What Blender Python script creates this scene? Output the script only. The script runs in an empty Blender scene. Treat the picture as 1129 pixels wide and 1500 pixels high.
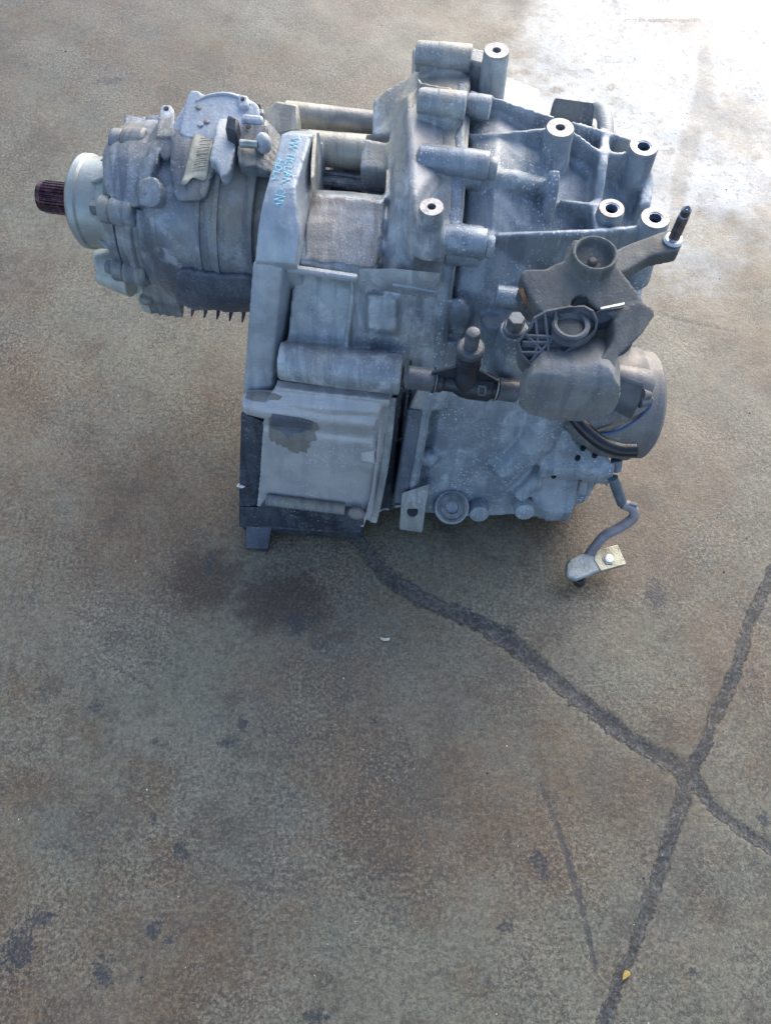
import bpy, math, random
import numpy as np
from mathutils import Vector, Matrix
from mathutils.bvhtree import BVHTree
random.seed(7)
SC = bpy.context.scene
COL = SC.collection
# ------------------------------------------------------------------ camera
FP, CH, PITCH = 1133.0, 1.0, math.radians(65)
cam_d = bpy.data.cameras.new('camera'); cam = bpy.data.objects.new('camera', cam_d); COL.objects.link(cam)
cam.location = (0, 0, CH); cam.rotation_euler = (math.pi/2-PITCH, 0, 0)
cam_d.sensor_fit = 'VERTICAL'; cam_d.sensor_height = 24; cam_d.lens = 24*FP/1500
cam_d.clip_start = .02; cam_d.clip_end = 500
SC.camera = cam
# ------------------------------------------------------------------ world, sun
SUN_EL, SUN_AZ = math.radians(31), math.radians(27)      # azimuth from +Y towards +X
w = bpy.data.worlds.new('World'); SC.world = w; w.use_nodes = True
nt = w.node_tree; bg = nt.nodes['Background']
sky = nt.nodes.new('ShaderNodeTexSky'); sky.sky_type = 'NISHITA'; sky.sun_disc = False
sky.sun_elevation = SUN_EL; sky.sun_rotation = SUN_AZ
sky.air_density = 1.0; sky.dust_density = 2.5; sky.ozone_density = 1.0
nt.links.new(sky.outputs[0], bg.inputs[0]); bg.inputs[1].default_value = .15
sd = bpy.data.lights.new('sun', 'SUN'); sd.energy = 0.95; sd.angle = math.radians(70); sd.color = (1, .98, .95)
sun = bpy.data.objects.new('sun', sd); COL.objects.link(sun)
sdir = Vector((math.sin(SUN_AZ)*math.cos(SUN_EL), math.cos(SUN_AZ)*math.cos(SUN_EL), math.sin(SUN_EL)))
sun.rotation_euler = sdir.to_track_quat('Z', 'Y').to_euler(); sun.location = (1, 2, 3)
SC.view_settings.view_transform = 'Standard'; SC.view_settings.look = 'None'
SC.view_settings.exposure = 1.2; SC.view_settings.gamma = 1

# ------------------------------------------------------------------ measuring helpers
FW = Vector((0, math.cos(PITCH), -math.sin(PITCH))); UP = Vector((0, math.sin(PITCH), math.cos(PITCH))); RT = Vector((1, 0, 0))
EYE = Vector((0, 0, CH))
def ray(x, y): return FW + RT*((x-564.5)/FP) - UP*((y-750)/FP)
def W(x, y, z):
    d = ray(x, y); return EYE + d*((z-CH)/d.z)
def S(p, n): return n*(p-EYE).dot(FW)/FP                   # n photo pixels as metres at point p
YAW = math.radians(-9.5)
AX = Vector((math.cos(YAW), math.sin(YAW), 0)); BY = Vector((-math.sin(YAW), math.cos(YAW), 0)); UZ = Vector((0, 0, 1))

# ------------------------------------------------------------------ mesh builder
class MB:
    def __init__(s): s.v = []; s.f = []
    def add(s, vs, fs):
        n = len(s.v); s.v += [Vector(a) for a in vs]; s.f += [tuple(i+n for i in f) for f in fs]
    def prism(s, pts, depth, z=None, down=UZ*-1, grow=1.0):
        """pts (px,py[,z]) outline of the upper face; walls go down by depth"""
        top = [W(p[0], p[1], p[2] if len(p) > 2 else z) for p in pts]
        s.prismw(top, down*depth, grow)
    def prismw(s, top, off, grow=1.0):
        c = sum(top, Vector())/len(top)
        bot = [c+(t-c)*grow+off for t in top]; n = len(top)
        s.add(top+bot, [tuple(range(n)), tuple(range(2*n-1, n-1, -1))]+[(i, n+i, n+(i+1) % n, (i+1) % n) for i in range(n)])
    def tube(s, path, rad, seg=16, cap=True, flat=None):
        if not hasattr(rad, '__len__'): rad = [rad]*len(path)
        path = [Vector(p) for p in path]; n = len(path)
        t0 = (path[1]-path[0]).normalized()
        up = Vector((0, 0, 1)) if abs(t0.z) < .9 else Vector((0, 1, 0))
        x = t0.cross(up).normalized(); vs = []
        for i, p in enumerate(path):
            a = path[max(i-1, 0)]; b = path[min(i+1, n-1)]; t = (b-a)
            if t.length < 1e-9: t = t0
            t = t.normalized(); x = (x - t*x.dot(t)).normalized(); y = t.cross(x)
            for k in range(seg):
                an = 2*math.pi*k/seg
                fy = flat if flat else 1
                vs.append(p + x*math.cos(an)*rad[i] + y*math.sin(an)*rad[i]*fy)
        fs = [(i*seg+k, i*seg+(k+1) % seg, (i+1)*seg+(k+1) % seg, (i+1)*seg+k) for i in range(n-1) for k in range(seg)]
        if cap: fs += [tuple(range(seg-1, -1, -1)), tuple((n-1)*seg+k for k in range(seg))]
        s.add(vs, fs)
    def cyl(s, a, b, r, r2=None, seg=20): s.tube([a, b], [r, r if r2 is None else r2], seg)
    def lathe(s, prof, org, axis, seg=32, closed=False, phase=0.0):
        axis = axis.normalized(); u = Vector((0, 0, 1)) if abs(axis.z) < .9 else Vector((0, 1, 0))
        x = axis.cross(u).normalized(); y = axis.cross(x); vs = []; n = len(prof)
        for r, h in prof:
            r = max(r, 1e-5)
            for k in range(seg):
                an = 2*math.pi*k/seg+phase
                vs.append(org+axis*h+(x*math.cos(an)+y*math.sin(an))*r)
        m = n if closed else n-1
        fs = [(i*seg+k, i*seg+(k+1) % seg, ((i+1) % n)*seg+(k+1) % seg, ((i+1) % n)*seg+k) for i in range(m) for k in range(seg)]
        if not closed:
            fs += [tuple(range(seg-1, -1, -1)), tuple((n-1)*seg+k for k in range(seg))]
        s.add(vs, fs)
    def box(s, c, ax, ay, az, taper=1.0):
        vs = [c+ax*i*(taper if k > 0 else 1)+ay*j*(taper if k > 0 else 1)+az*k for k in (-1, 1) for j in (-1, 1) for i in (-1, 1)]
        s.add(vs, [(0, 2, 3, 1), (4, 5, 7, 6), (0, 1, 5, 4), (2, 6, 7, 3), (0, 4, 6, 2), (1, 3, 7, 5)])
    def ball(s, c, r, ax=None, seg=16):
        rx, ry, rz = r if hasattr(r, '__len__') else (r, r, r)
        ax = ax or (AX, BY, UZ); vs = []; fs = []; m = seg//2
        for i in range(m+1):
            t = math.pi*i/m
            for k in range(seg):
                a = 2*math.pi*k/seg
                vs.append(c+ax[0]*rx*math.sin(t)*math.cos(a)+ax[1]*ry*math.sin(t)*math.sin(a)+ax[2]*rz*math.cos(t))
        for i in range(m):
            for k in range(seg): fs.append((i*seg+k, (i+1)*seg+k, (i+1)*seg+(k+1) % seg, i*seg+(k+1) % seg))
        s.add(vs, fs)
    def loft(s, secs, n=36, back=True, bz=.004, bd=.06):
        """secs: list of front profiles, each (px,py,z) top to bottom; closed round the hidden side"""
        rings = []
        for sec in secs:
            f = [W(*p) for p in sec]
            f = resample(f, n)
            if back:
                a, e = f[0], f[-1]
                f += [e+BY*.05+UZ*(max(bz, .0)-e.z)*.9, e+BY*bd*2+UZ*(bz-e.z), Vector((a.x, a.y, 0))+BY*.02+UZ*(a.z*.35+.02), Vector((a.x, a.y, 0))+BY*.045+UZ*(a.z*.75), a+BY*.03-UZ*.02]
            rings.append(f)
        m = len(rings[0]); k = len(rings); vs = [p for r in rings for p in r]
        fs = [(i*m+j, (i+1)*m+j, (i+1)*m+(j+1) % m, i*m+(j+1) % m) for i in range(k-1) for j in range(m)]
        fs += [tuple(range(m)), tuple((k-1)*m+j for j in range(m-1, -1, -1))]
        s.add(vs, fs)
    def ribbon(s, top, width_dir, w, down):
        """bar with a rectangular section under a polyline of its crest"""
        vs = []; n = len(top)
        for p in top: vs += [p-width_dir*w/2, p+width_dir*w/2, p+width_dir*w/2*1.25+down, p-width_dir*w/2*1.25+down]
        fs = [(i*4+j, i*4+(j+1) % 4, (i+1)*4+(j+1) % 4, (i+1)*4+j) for i in range(n-1) for j in range(4)]
        fs += [(3, 2, 1, 0), ((n-1)*4, (n-1)*4+1, (n-1)*4+2, (n-1)*4+3)]
        s.add(vs, fs)
    def bvh(s): return BVHTree.FromPolygons(s.v, s.f)
def resample(f, n):
    d = [0]
    for a, b in zip(f, f[1:]): d.append(d[-1]+(b-a).length)
    out = []; j = 0
    for i in range(n):
        t = d[-1]*i/(n-1)
        while j < len(d)-2 and d[j+1] < t: j += 1
        k = (t-d[j])/max(d[j+1]-d[j], 1e-9); out.append(f[j].lerp(f[j+1], min(max(k, 0), 1)))
    return out
def fix_normals(me):
    import bmesh
    bm = bmesh.new(); bm.from_mesh(me); bmesh.ops.recalc_face_normals(bm, faces=bm.faces); bm.to_mesh(me); bm.free()
def smooth_path(pts, n=8):
    out = []; P = [Vector(p) for p in pts]
    for i in range(len(P)-1):
        p0 = P[max(i-1, 0)]; p1 = P[i]; p2 = P[i+1]; p3 = P[min(i+2, len(P)-1)]
        for k in range(n):
            t = k/n
            out.append(.5*((2*p1)+(p2-p0)*t+(2*p0-5*p1+4*p2-p3)*t*t+(3*p1-p0-3*p2+p3)*t**3))
    return out+[P[-1]]
def obj(name, mb, m, parent=None, bevel=0, segs=2, voxel=0, smooth=2, shade=True, angle=35, label=None):
    me = bpy.data.meshes.new(name)
    if isinstance(mb, MB):
        me.from_pydata([tuple(v) for v in mb.v], [], mb.f); me.validate(); fix_normals(me)
    else: me = mb
    # put the origin in the middle of the piece
    n = len(me.vertices); co = np.empty(n*3, 'f'); me.vertices.foreach_get('co', co); co = co.reshape(-1, 3)
    c = (co.min(0)+co.max(0))/2; me.vertices.foreach_set('co', (co-c).ravel()); me.update()
    o = bpy.data.objects.new(name, me); COL.objects.link(o)
    pw = Vector(parent['_w']) if parent is not None and '_w' in parent.keys() else Vector()
    o.location = Vector(c.tolist())-pw; o['_w'] = c.tolist()
    if parent is not None: o.parent = parent
    me.materials.append(m)
    if voxel:
        r = o.modifiers.new('r', 'REMESH'); r.mode = 'VOXEL'; r.voxel_size = voxel; r.use_smooth_shade = True
        if smooth:
            q = o.modifiers.new('s', 'SMOOTH'); q.factor = .5; q.iterations = smooth
    elif bevel:
        b = o.modifiers.new('b', 'BEVEL'); b.width = bevel; b.segments = segs; b.limit_method = 'ANGLE'; b.angle_limit = math.radians(30)
    if shade:
        for p in me.polygons: p.use_smooth = True
        if not voxel: me.set_sharp_from_angle(angle=math.radians(angle))
    if label: o['label'] = label
    return o

def PL(x, y, p0, n):
    d = ray(x, y); return EYE+d*((p0-EYE).dot(n)/d.dot(n))
def closed_smooth(pts, n=4):
    m = len(pts); out = []
    for i_ in range(m):
        p0, p1, p2, p3 = [Vector(pts[(i_+k_) % m]) for k_ in (-1, 0, 1, 2)]
        for k_ in range(n):
            t = k_/n; out.append(.5*((2*p1)+(p2-p0)*t+(2*p0-5*p1+4*p2-p3)*t*t+(3*p1-p0-3*p2+p3)*t**3))
    return out
def plate(mb, pts, p0, n, th, grow=1.0):
    n = n.normalized(); mb.prismw(closed_smooth([PL(x, y, p0, n) for x, y in pts]), n*-th, grow)
def inside_poly(outline, x, y):
    c = False; j = len(outline)-1
    for i in range(len(outline)):
        a, b = outline[i], outline[j]
        if (a[1] > y) != (b[1] > y) and x < (b[0]-a[0])*(y-a[1])/(b[1]-a[1])+a[0]: c = not c
        j = i
    return c
def pad(mb, outline, B, h, n=22, sink=.012):
    """raised pad that follows a casting's surface: closed solid"""
    out = [(p.x, p.y) for p in closed_smooth([(a, b) for a, b in outline], 3)]
    xs = [p[0] for p in out]; ys = [p[1] for p in out]; x0, x1, y0, y1 = min(xs), max(xs), min(ys), max(ys)
    cell = {(i, j) for i in range(n) for j in range(n) if inside_poly(out, x0+(x1-x0)*(i+.5)/n, y0+(y1-y0)*(j+.5)/n)}
    vs = []; idx = {}; fs = []
    def V(a, b, t):
        if (a, b, t) not in idx:
            idx[(a, b, t)] = len(vs); vs.append(H(x0+(x1-x0)*a/n, y0+(y1-y0)*b/n, h if t else -sink, B))
        return idx[(a, b, t)]
    for i, j in cell:
        c = [(i, j), (i+1, j), (i+1, j+1), (i, j+1)]
        fs.append([V(*q, 1) for q in c]); fs.append([V(*q, 0) for q in reversed(c)])
        for (dx, dy), (p, q) in (((0, -1), (0, 1)), ((1, 0), (1, 2)), ((0, 1), (2, 3)), ((-1, 0), (3, 0))):
            if (i+dx, j+dy) not in cell: fs.append([V(*c[p], 1), V(*c[p], 0), V(*c[q], 0), V(*c[q], 1)])
    mb.add(vs, fs)

# ------------------------------------------------------------------ materials
class NT:
    def __init__(s, name):
        s.m = bpy.data.materials.new(name); s.m.use_nodes = True; s.t = s.m.node_tree
        s.b = s.t.nodes['Principled BSDF']; s.pos = s.n('ShaderNodeNewGeometry').outputs['Position']
    def n(s, t): return s.t.nodes.new(t)
    def l(s, a, b): s.t.links.new(a, b)
    def noise(s, sc, det=4, rough=.55, vec=None, dist=0, off=0):
        n = s.n('ShaderNodeTexNoise'); n.inputs['Scale'].default_value = sc; n.inputs['Detail'].default_value = det
        n.inputs['Roughness'].default_value = rough; n.inputs['Distortion'].default_value = dist
        v = vec or s.pos
        if off:
            a = s.n('ShaderNodeVectorMath'); a.inputs[1].default_value = (off, off*1.7, off*.6); s.l(v, a.inputs[0]); v = a.outputs[0]
        s.l(v, n.inputs['Vector']); return n.outputs['Fac']
    def scalev(s, sc):
        a = s.n('ShaderNodeVectorMath'); a.operation = 'MULTIPLY'; a.inputs[1].default_value = sc; s.l(s.pos, a.inputs[0]); return a.outputs[0]
    def vor(s, sc, vec=None, feat='F1'):
        n = s.n('ShaderNodeTexVoronoi'); n.inputs['Scale'].default_value = sc; n.feature = feat; s.l(vec or s.pos, n.inputs['Vector']); return n.outputs['Distance']
    def ramp(s, fac, lo, hi, a=0., b=1.):
        n = s.n('ShaderNodeMapRange'); n.interpolation_type = 'SMOOTHSTEP'
        n.inputs[1].default_value = lo; n.inputs[2].default_value = hi; n.inputs[3].default_value = a; n.inputs[4].default_value = b
        s.l(fac, n.inputs[0]); return n.outputs[0]
    def math(s, op, a, b=None, c=None):
        n = s.n('ShaderNodeMath'); n.operation = op
        for i, v in enumerate((a, b, c)):
            if v is None: continue
            if isinstance(v, (int, float)): n.inputs[i].default_value = v
            else: s.l(v, n.inputs[i])
        return n.outputs[0]
    def mix(s, f, a, b):
        n = s.n('ShaderNodeMix'); n.data_type = 'RGBA'
        if isinstance(f, (int, float)): n.inputs[0].default_value = f
        else: s.l(f, n.inputs[0])
        for i, v in ((6, a), (7, b)):
            if isinstance(v, tuple): n.inputs[i].default_value = (*v, 1)
            else: s.l(v, n.inputs[i])
        return n.outputs[2]
    def attr(s, name):
        n = s.n('ShaderNodeAttribute'); n.attribute_name = name; return n.outputs['Fac']
    def bump(s, h, dist, strength=1, prev=None):
        n = s.n('ShaderNodeBump'); n.inputs['Distance'].default_value = dist; n.inputs['Strength'].default_value = strength
        s.l(h, n.inputs['Height'])
        if prev: s.l(prev, n.inputs['Normal'])
        return n.outputs[0]
    def out(s, col=None, rough=None, metal=None, nrm=None, spec=None):
        for nme, v in (('Base Color', col), ('Roughness', rough), ('Metallic', metal), ('Normal', nrm), ('Specular IOR Level', spec)):
            if v is None: continue
            i = s.b.inputs[nme]
            if isinstance(v, tuple): i.default_value = (*v, 1)
            elif isinstance(v, (int, float)): i.default_value = v
            else: s.l(v, i)
        return s.m
def cast(name, base, dark, pale, dust, a_pale=.5, a_dust=.5, a_speck=.5, rough=.5, metal=.35, grain=1.0, a_oil=0.0):
    k = NT(name)
    n1 = k.noise(11, 7, .62); n2 = k.noise(38, 8, .7, off=3.1); n3 = k.noise(7, 6, .6, off=7.7); n4 = k.noise(300, 3, .6)
    c = k.mix(k.ramp(n1, .38, .58), dark, base)
    c = k.mix(k.math('MULTIPLY', k.ramp(n2, .48, .66), a_pale), c, pale)
    up = k.n('ShaderNodeSeparateXYZ'); g = k.n('ShaderNodeNewGeometry'); k.l(g.outputs['True Normal'], up.inputs[0])
    upf = k.ramp(up.outputs[2], .0, .9, .35, 1)
    c = k.mix(k.math('MULTIPLY', k.math('MULTIPLY', k.ramp(n3, .42, .64), a_dust), upf), c, dust)
    # rubbed and wetted streaks
    ns = k.noise(26, 5, .6, vec=k.scalev((3.2, .5, .5)), off=2.2)
    c = k.mix(k.math('MULTIPLY', k.ramp(ns, .50, .62), .6), c, dark)
    # pale salt specks, clustered
    v = k.vor(210); cl = k.ramp(k.noise(17, 4, .7, off=5.5), .46, .64)
    sp = k.math('MULTIPLY', k.ramp(v, .16, .30, 1, 0), cl)
    v2 = k.vor(430); sp2 = k.math('MULTIPLY', k.ramp(v2, .14, .32, .8, 0), k.ramp(k.noise(24, 4, .7, off=9.5), .44, .58))
    spk = k.math('MULTIPLY', k.math('MAXIMUM', sp, sp2), a_speck)
    c = k.mix(spk, c, (.72, .76, .82))
    # pits
    v3 = k.vor(95, feat='F1'); pit = k.math('MULTIPLY', k.ramp(v3, .03, .07, 1, 0), k.ramp(k.noise(9, 2, .5, off=1.5), .5, .6))
    c = k.mix(k.math('MULTIPLY', pit, .75), c, (.03, .035, .045))
    if a_oil:
        c = k.mix(k.math('MULTIPLY', k.ramp(k.noise(9, 6, .65, off=4.4), .45, .56), a_oil), c, (.018, .022, .035))
    r = k.math('ADD', k.ramp(n2, .3, .7, rough-.1, rough+.14), k.math('MULTIPLY', spk, .2))
    b1 = k.bump(n4, .0006*grain, 1); b2 = k.bump(n2, .0009*grain, .6, b1); b2 = k.bump(k.math('ADD', spk, k.math('MULTIPLY', pit, -2)), .0008, .8, b2)
    me = k.math('MULTIPLY', k.ramp(n3, .35, .65, 1, .5), metal)
    return k.out(c, r, me, b2)
M = {}
M['gear'] = cast('cast_aluminium_speckled', (.26, .31, .365), (.15, .19, .24), (.50, .57, .64), (.27, .27, .245), .5, .45, .8, .45, .30)
M['bell'] = cast('cast_aluminium_dusty', (.325, .365, .40), (.18, .21, .245), (.60, .65, .70), (.33, .305, .245), .55, 1.0, .35, .46, .30)
M['belllow'] = cast('cast_aluminium_clean', (.39, .435, .48), (.26, .30, .35), (.52, .57, .62), (.29, .29, .275), .35, .35, .3, .42, .38, .6)
M['cover'] = cast('cast_aluminium_beige', (.43, .435, .455), (.33, .34, .365), (.50, .51, .53), (.36, .34, .31), .35, .5, .6, .42, .35, .5)
M['shell'] = cast('cast_aluminium_brown_dust', (.33, .32, .31), (.20, .185, .165), (.54, .57, .61), (.36, .31, .225), .6, .9, .35, .5, .22, .9)
M['navy'] = cast('cast_aluminium_navy', (.11, .135, .18), (.065, .08, .115), (.2, .225, .27), (.11, .11, .105), .4, .4, .2, .5, .2)  # dark navy tone for the sump, lower seam and one patch
M['block'] = cast('cast_aluminium_grey_dust', (.30, .315, .335), (.20, .21, .235), (.50, .53, .58), (.33, .31, .265), .4, .9, .35, .5, .25, .8)
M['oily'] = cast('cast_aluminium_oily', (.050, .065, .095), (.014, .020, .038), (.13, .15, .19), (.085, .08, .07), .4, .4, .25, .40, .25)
M['trans'] = cast('cast_aluminium_weathered', (.19, .225, .275), (.075, .09, .12), (.44, .49, .56), (.27, .25, .20), .6, .85, .2, .48, .3)
M['transpale'] = cast('cast_aluminium_pale', (.50, .55, .63), (.30, .35, .42), (.70, .74, .80), (.42, .41, .36), .5, .5, .2, .5, .25)
M['hub'] = cast('cast_aluminium_light_hub', (.44, .475, .455), (.30, .33, .33), (.55, .585, .575), (.38, .37, .29), .35, .8, .05, .42, .35, .6)
M['yellow'] = cast('stained_machined_tube', (.38, .375, .325), (.20, .20, .195), (.50, .50, .46), (.36, .33, .25), .4, .9, .1, .4, .4, .7)
M['iron'] = cast('dusty_cast_iron', (.125, .132, .130), (.075, .082, .09), (.19, .20, .195), (.165, .158, .135), .5, .8, .15, .7, .12, .9)
M['ironlow'] = cast('dusty_cast_iron_grey', (.175, .195, .22), (.11, .125, .15), (.27, .29, .31), (.225, .215, .185), .5, 1.0, .3, .68, .10, 1.2)
M['capgrey'] = cast('dull_steel_cap', (.18, .18, .19), (.12, .125, .135), (.25, .25, .25), (.19, .18, .165), .3, .6, .25, .48, .35, .5)
M['stain'] = cast('dried_grease', (.21, .20, .185), (.15, .145, .14), (.28, .28, .27), (.2, .185, .16), .3, .5, .2, .6, .0, 1.5)
def simple(name, col, rough, metal=0., n_amt=.25, sc=60, grain=.0004, spec=.5):
    k = NT(name); n = k.noise(sc, 5, .6); n2 = k.noise(400, 2, .5)
    lo = tuple(c*(1-n_amt) for c in col); hi = tuple(min(c*(1+n_amt), .95) for c in col)
    c = k.mix(k.ramp(n, .3, .7), lo, hi)
    return k.out(c, k.ramp(n, .3, .7, rough-.07, rough+.09), metal, k.bump(n2, grain, 1), spec)
M['plastic'] = simple('black_plastic', (.020, .026, .038), .38, 0, .5, 40)
M['plasticgrey'] = simple('grey_dusty_plastic', (.10, .11, .125), .6, 0, .35, 40)
M['leverplastic'] = simple('dark_grey_plastic', (.085, .095, .115), .45, 0, .4, 50)
M['rubber'] = simple('black_rubber', (.012, .014, .02), .25, 0, .3, 50, .00005)
M['machined'] = simple('machined_aluminium', (.30, .295, .305), .48, .5, .4, 110)
M['thread'] = simple('threaded_bore', (.40, .45, .55), .35, .7, .3, 100)
M['dark'] = simple('dark_void', (.006, .008, .014), .7, 0, .3)
M['zinc'] = simple('dulled_zinc', (.30, .33, .33), .42, .6, .35, 60)
M['gold'] = simple('yellow_zinc', (.42, .40, .30), .35, .7, .25, 60)
M['steel'] = simple('bright_steel', (.55, .55, .58), .25, .95, .15, 90)
M['studsteel'] = simple('dark_stud_steel', (.22, .22, .25), .22, .95, .3, 90)
M['bolt'] = simple('grey_zinc_bolt', (.15, .17, .19), .55, .3, .35, 90)
M['copper'] = simple('rusty_copper', (.42, .23, .14), .55, .4, .5, 90)
M['lead'] = simple('dull_grey_braid', (.22, .21, .23), .5, .2, .25, 60)
M['sleeve'] = simple('slate_sleeve', (.085, .115, .135), .45, 0, .35, 60)
M['wirea'] = simple('tan_wire', (.25, .21, .17), .5); M['wireb'] = simple('blue_wire', (.06, .14, .30), .4)
M['ink'] = simple('cyan_paint_pen', (.26, .60, .72), .5, 0, .25, 200)
M['shaft'] = simple('greasy_splined_steel', (.075, .035, .045), .25, .55, .6, 120)
M['white'] = simple('off_white_chip', (.62, .60, .52), .7); M['leaf'] = simple('dry_yellow_leaf', (.42, .30, .08), .6)
# paper label with printed bars
def label_mat():
    k = NT('worn_barcode_label'); uv = k.n('ShaderNodeUVMap').outputs[0]
    sx = k.n('ShaderNodeSeparateXYZ'); k.l(uv, sx.inputs[0])
    v = k.n('ShaderNodeVectorMath'); v.operation = 'MULTIPLY'; v.inputs[1].default_value = (0, 42, 0); k.l(uv, v.inputs[0])
    bars = k.ramp(k.noise(1.0, 0, 0, vec=v.outputs[0]), .47, .53)
    inx = k.math('MULTIPLY', k.ramp(sx.outputs[0], .34, .36), k.ramp(sx.outputs[0], .84, .87, 1, 0))
    iny = k.math('MULTIPLY', k.ramp(sx.outputs[1], .16, .18), k.ramp(sx.outputs[1], .82, .85, 1, 0))
    f = k.math('MULTIPLY', k.math('MULTIPLY', bars, inx), iny)
    wear = k.ramp(k.noise(150, 5, .7), .40, .6, .6, 1)
    base = k.mix(k.ramp(k.noise(60, 6, .7), .35, .7), (.27, .265, .20), (.43, .42, .34))
    return k.out(k.mix(k.math('MULTIPLY', f, wear), base, (.05, .055, .06)), .45, 0, k.bump(k.noise(120, 4), .001))
M['label'] = label_mat()

# ------------------------------------------------------------------ floor
def seg_dist(X, Y, pl, ws):
    best = np.full(X.shape, 9.)
    P = [W(a, b, 0) for a, b in pl]
    for i in range(len(P)-1):
        ax, ay, bx, by = P[i].x, P[i].y, P[i+1].x, P[i+1].y
        L = (bx-ax)**2+(by-ay)**2; t = np.clip(((X-ax)*(bx-ax)+(Y-ay)*(by-ay))/L, 0, 1)
        d = np.hypot(X-ax-t*(bx-ax), Y-ay-t*(by-ay)); wd = ws[i]*(1-t)+ws[i+1]*t
        best = np.minimum(best, d/wd)
    return best
def build_floor():
    def axis(lo, hi, st, far):
        a = list(np.arange(lo, hi, st)); s = st; x = a[-1]
        while x < far: s *= 1.35; x += s; a.append(x)
        s = st; x = a[0]
        while x > -far: s *= 1.35; x -= s; a.insert(0, x)
        return np.array(a)
    xs = axis(-.85, 1.05, .004, 60); ys = axis(-.12, 1.9, .004, 60)
    X, Y = np.meshgrid(xs, ys); nx, ny = len(xs), len(ys)
    px = .00098
    w = lambda *a: [q*px*.33 for q in a]
    cr = seg_dist(X, Y, [(500, 755), (520, 785), (545, 818), (578, 852), (620, 880), (660, 893), (705, 915), (745, 940), (790, 978), (820, 1003), (860, 1035), (905, 1070), (950, 1100), (1005, 1132)], w(26, 30, 34, 34, 34, 30, 36, 40, 34, 30, 30, 34, 26, 40))
    cr = np.minimum(cr, seg_dist(X, Y, [(1150, 800), (1129, 842), (1112, 880), (1098, 905), (1085, 960), (1062, 1020), (1042, 1060), (1030, 1100), (1008, 1132)], w(22, 20, 24, 20, 22, 26, 22, 20, 32)))
    cr = np.minimum(cr, seg_dist(X, Y, [(1008, 1132), (1000, 1170), (985, 1215), (965, 1280), (950, 1325), (925, 1395), (900, 1450), (885, 1500), (868, 1560)], w(34, 26, 22, 24, 24, 18, 20, 24, 24)))
    cr = np.minimum(cr, seg_dist(X, Y, [(1008, 1132), (1040, 1180), (1080, 1212), (1129, 1245), (1180, 1275)], w(34, 18, 20, 20, 20)))
    cr2 = seg_dist(X, Y, [(790, 1145), (800, 1172), (818, 1215), (840, 1290), (858, 1355), (872, 1420)], w(4, 9, 10, 12, 9, 8))
    cr2 = np.minimum(cr2, seg_dist(X, Y, [(945, 455), (1000, 470), (1078, 487)], w(5, 7, 6)))
    cr2 = np.minimum(cr2, seg_dist(X, Y, [(155, 972), (190, 990), (225, 1010)], w(4, 6, 4)))
    cr2 = np.minimum(cr2, seg_dist(X, Y, [(1070, 875), (1085, 888), (1100, 905), (1129, 915)], w(3, 6, 9, 8)))
    cr2 = np.minimum(cr2, seg_dist(X, Y, [(1085, 975), (1100, 990), (1115, 1000)], w(8, 6, 4)))
    def spots(L):
        s = np.full(X.shape, 9.)
        for a, b, rx, ry in L:
            c = W(a, b, 0); q = W(a+rx, b, 0).x-c.x; r = abs(W(a, b-ry, 0).y-c.y)
            s = np.minimum(s, np.hypot((X-c.x)/q, (Y-c.y)/r))
        return s
    sp = spots([(266, 1250, 12, 14), (150, 1422, 14, 26), (30, 1392, 24, 30), (60, 1345, 18, 16), (222, 1362, 12, 14), (248, 1378, 8, 8), (790, 1262, 16, 14), (795, 1280, 9, 10), (740, 1358, 12, 8),
                (306, 830, 6, 9), (311, 810, 6, 6), (462, 1490, 18, 14), (335, 1085, 14, 9), (355, 1060, 10, 8), (1118, 1200, 7, 14), (548, 1055, 7, 6), (225, 1200, 6, 6), (440, 912, 24, 14),
                (895, 128, 10, 5), (750, 22, 20, 7), (765, 106, 10, 5), (815, 132, 10, 5), (720, 62, 5, 3), (980, 222, 12, 5), (160, 118, 20, 5), (975, 30, 60, 3), (960, 870, 14, 22), (1015, 1425, 8, 8), (250, 855, 4, 5), (228, 1085, 5, 5), (140, 1035, 9, 7), (745, 922, 12, 7), (1080, 990, 9, 6)])
    br = spots([(408, 880, 78, 48), (300, 850, 60, 50)])
    st = seg_dist(X, Y, [(990, 300), (1000, 240), (1020, 185), (1035, 115), (1030, 55)], w(40, 55, 70, 60, 30))
    st = np.minimum(st, spots([(1075, 178, 58, 45), (1010, 40, 40, 14), (740, 15, 40, 20)]))
    # sky glare painted pale: everything right of a ragged edge, in the far right
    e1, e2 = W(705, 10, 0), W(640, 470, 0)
    tt = (Y-e2.y)/(e1.y-e2.y); painted_glare = X-(e2.x+(e1.x-e2.x)*tt)
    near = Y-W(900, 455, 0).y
    painted_glare = np.minimum(painted_glare*2.5, near*1.1)
    Z = -.0018*np.clip(1.1-cr, 0, 1)**.6 - .0008*np.clip(1-cr2, 0, 1)
    Z += .0006*np.sin(X*37+Y*11)*np.cos(Y*29)
    me = bpy.data.meshes.new('floor')
    co = np.stack([X, Y, Z], -1).reshape(-1, 3).astype('f')
    idx = np.arange(nx*ny).reshape(ny, nx)
    q = np.stack([idx[:-1, :-1], idx[:-1, 1:], idx[1:, 1:], idx[1:, :-1]], -1).reshape(-1, 4)
    me.vertices.add(len(co)); me.vertices.foreach_set('co', co.ravel())
    me.loops.add(q.size); me.loops.foreach_set('vertex_index', q.ravel().astype('i'))
    me.polygons.add(len(q)); me.polygons.foreach_set('loop_start', (np.arange(len(q))*4).astype('i'))
    me.update(calc_edges=True); me.polygons.foreach_set('use_smooth', np.ones(len(q), bool))
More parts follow.
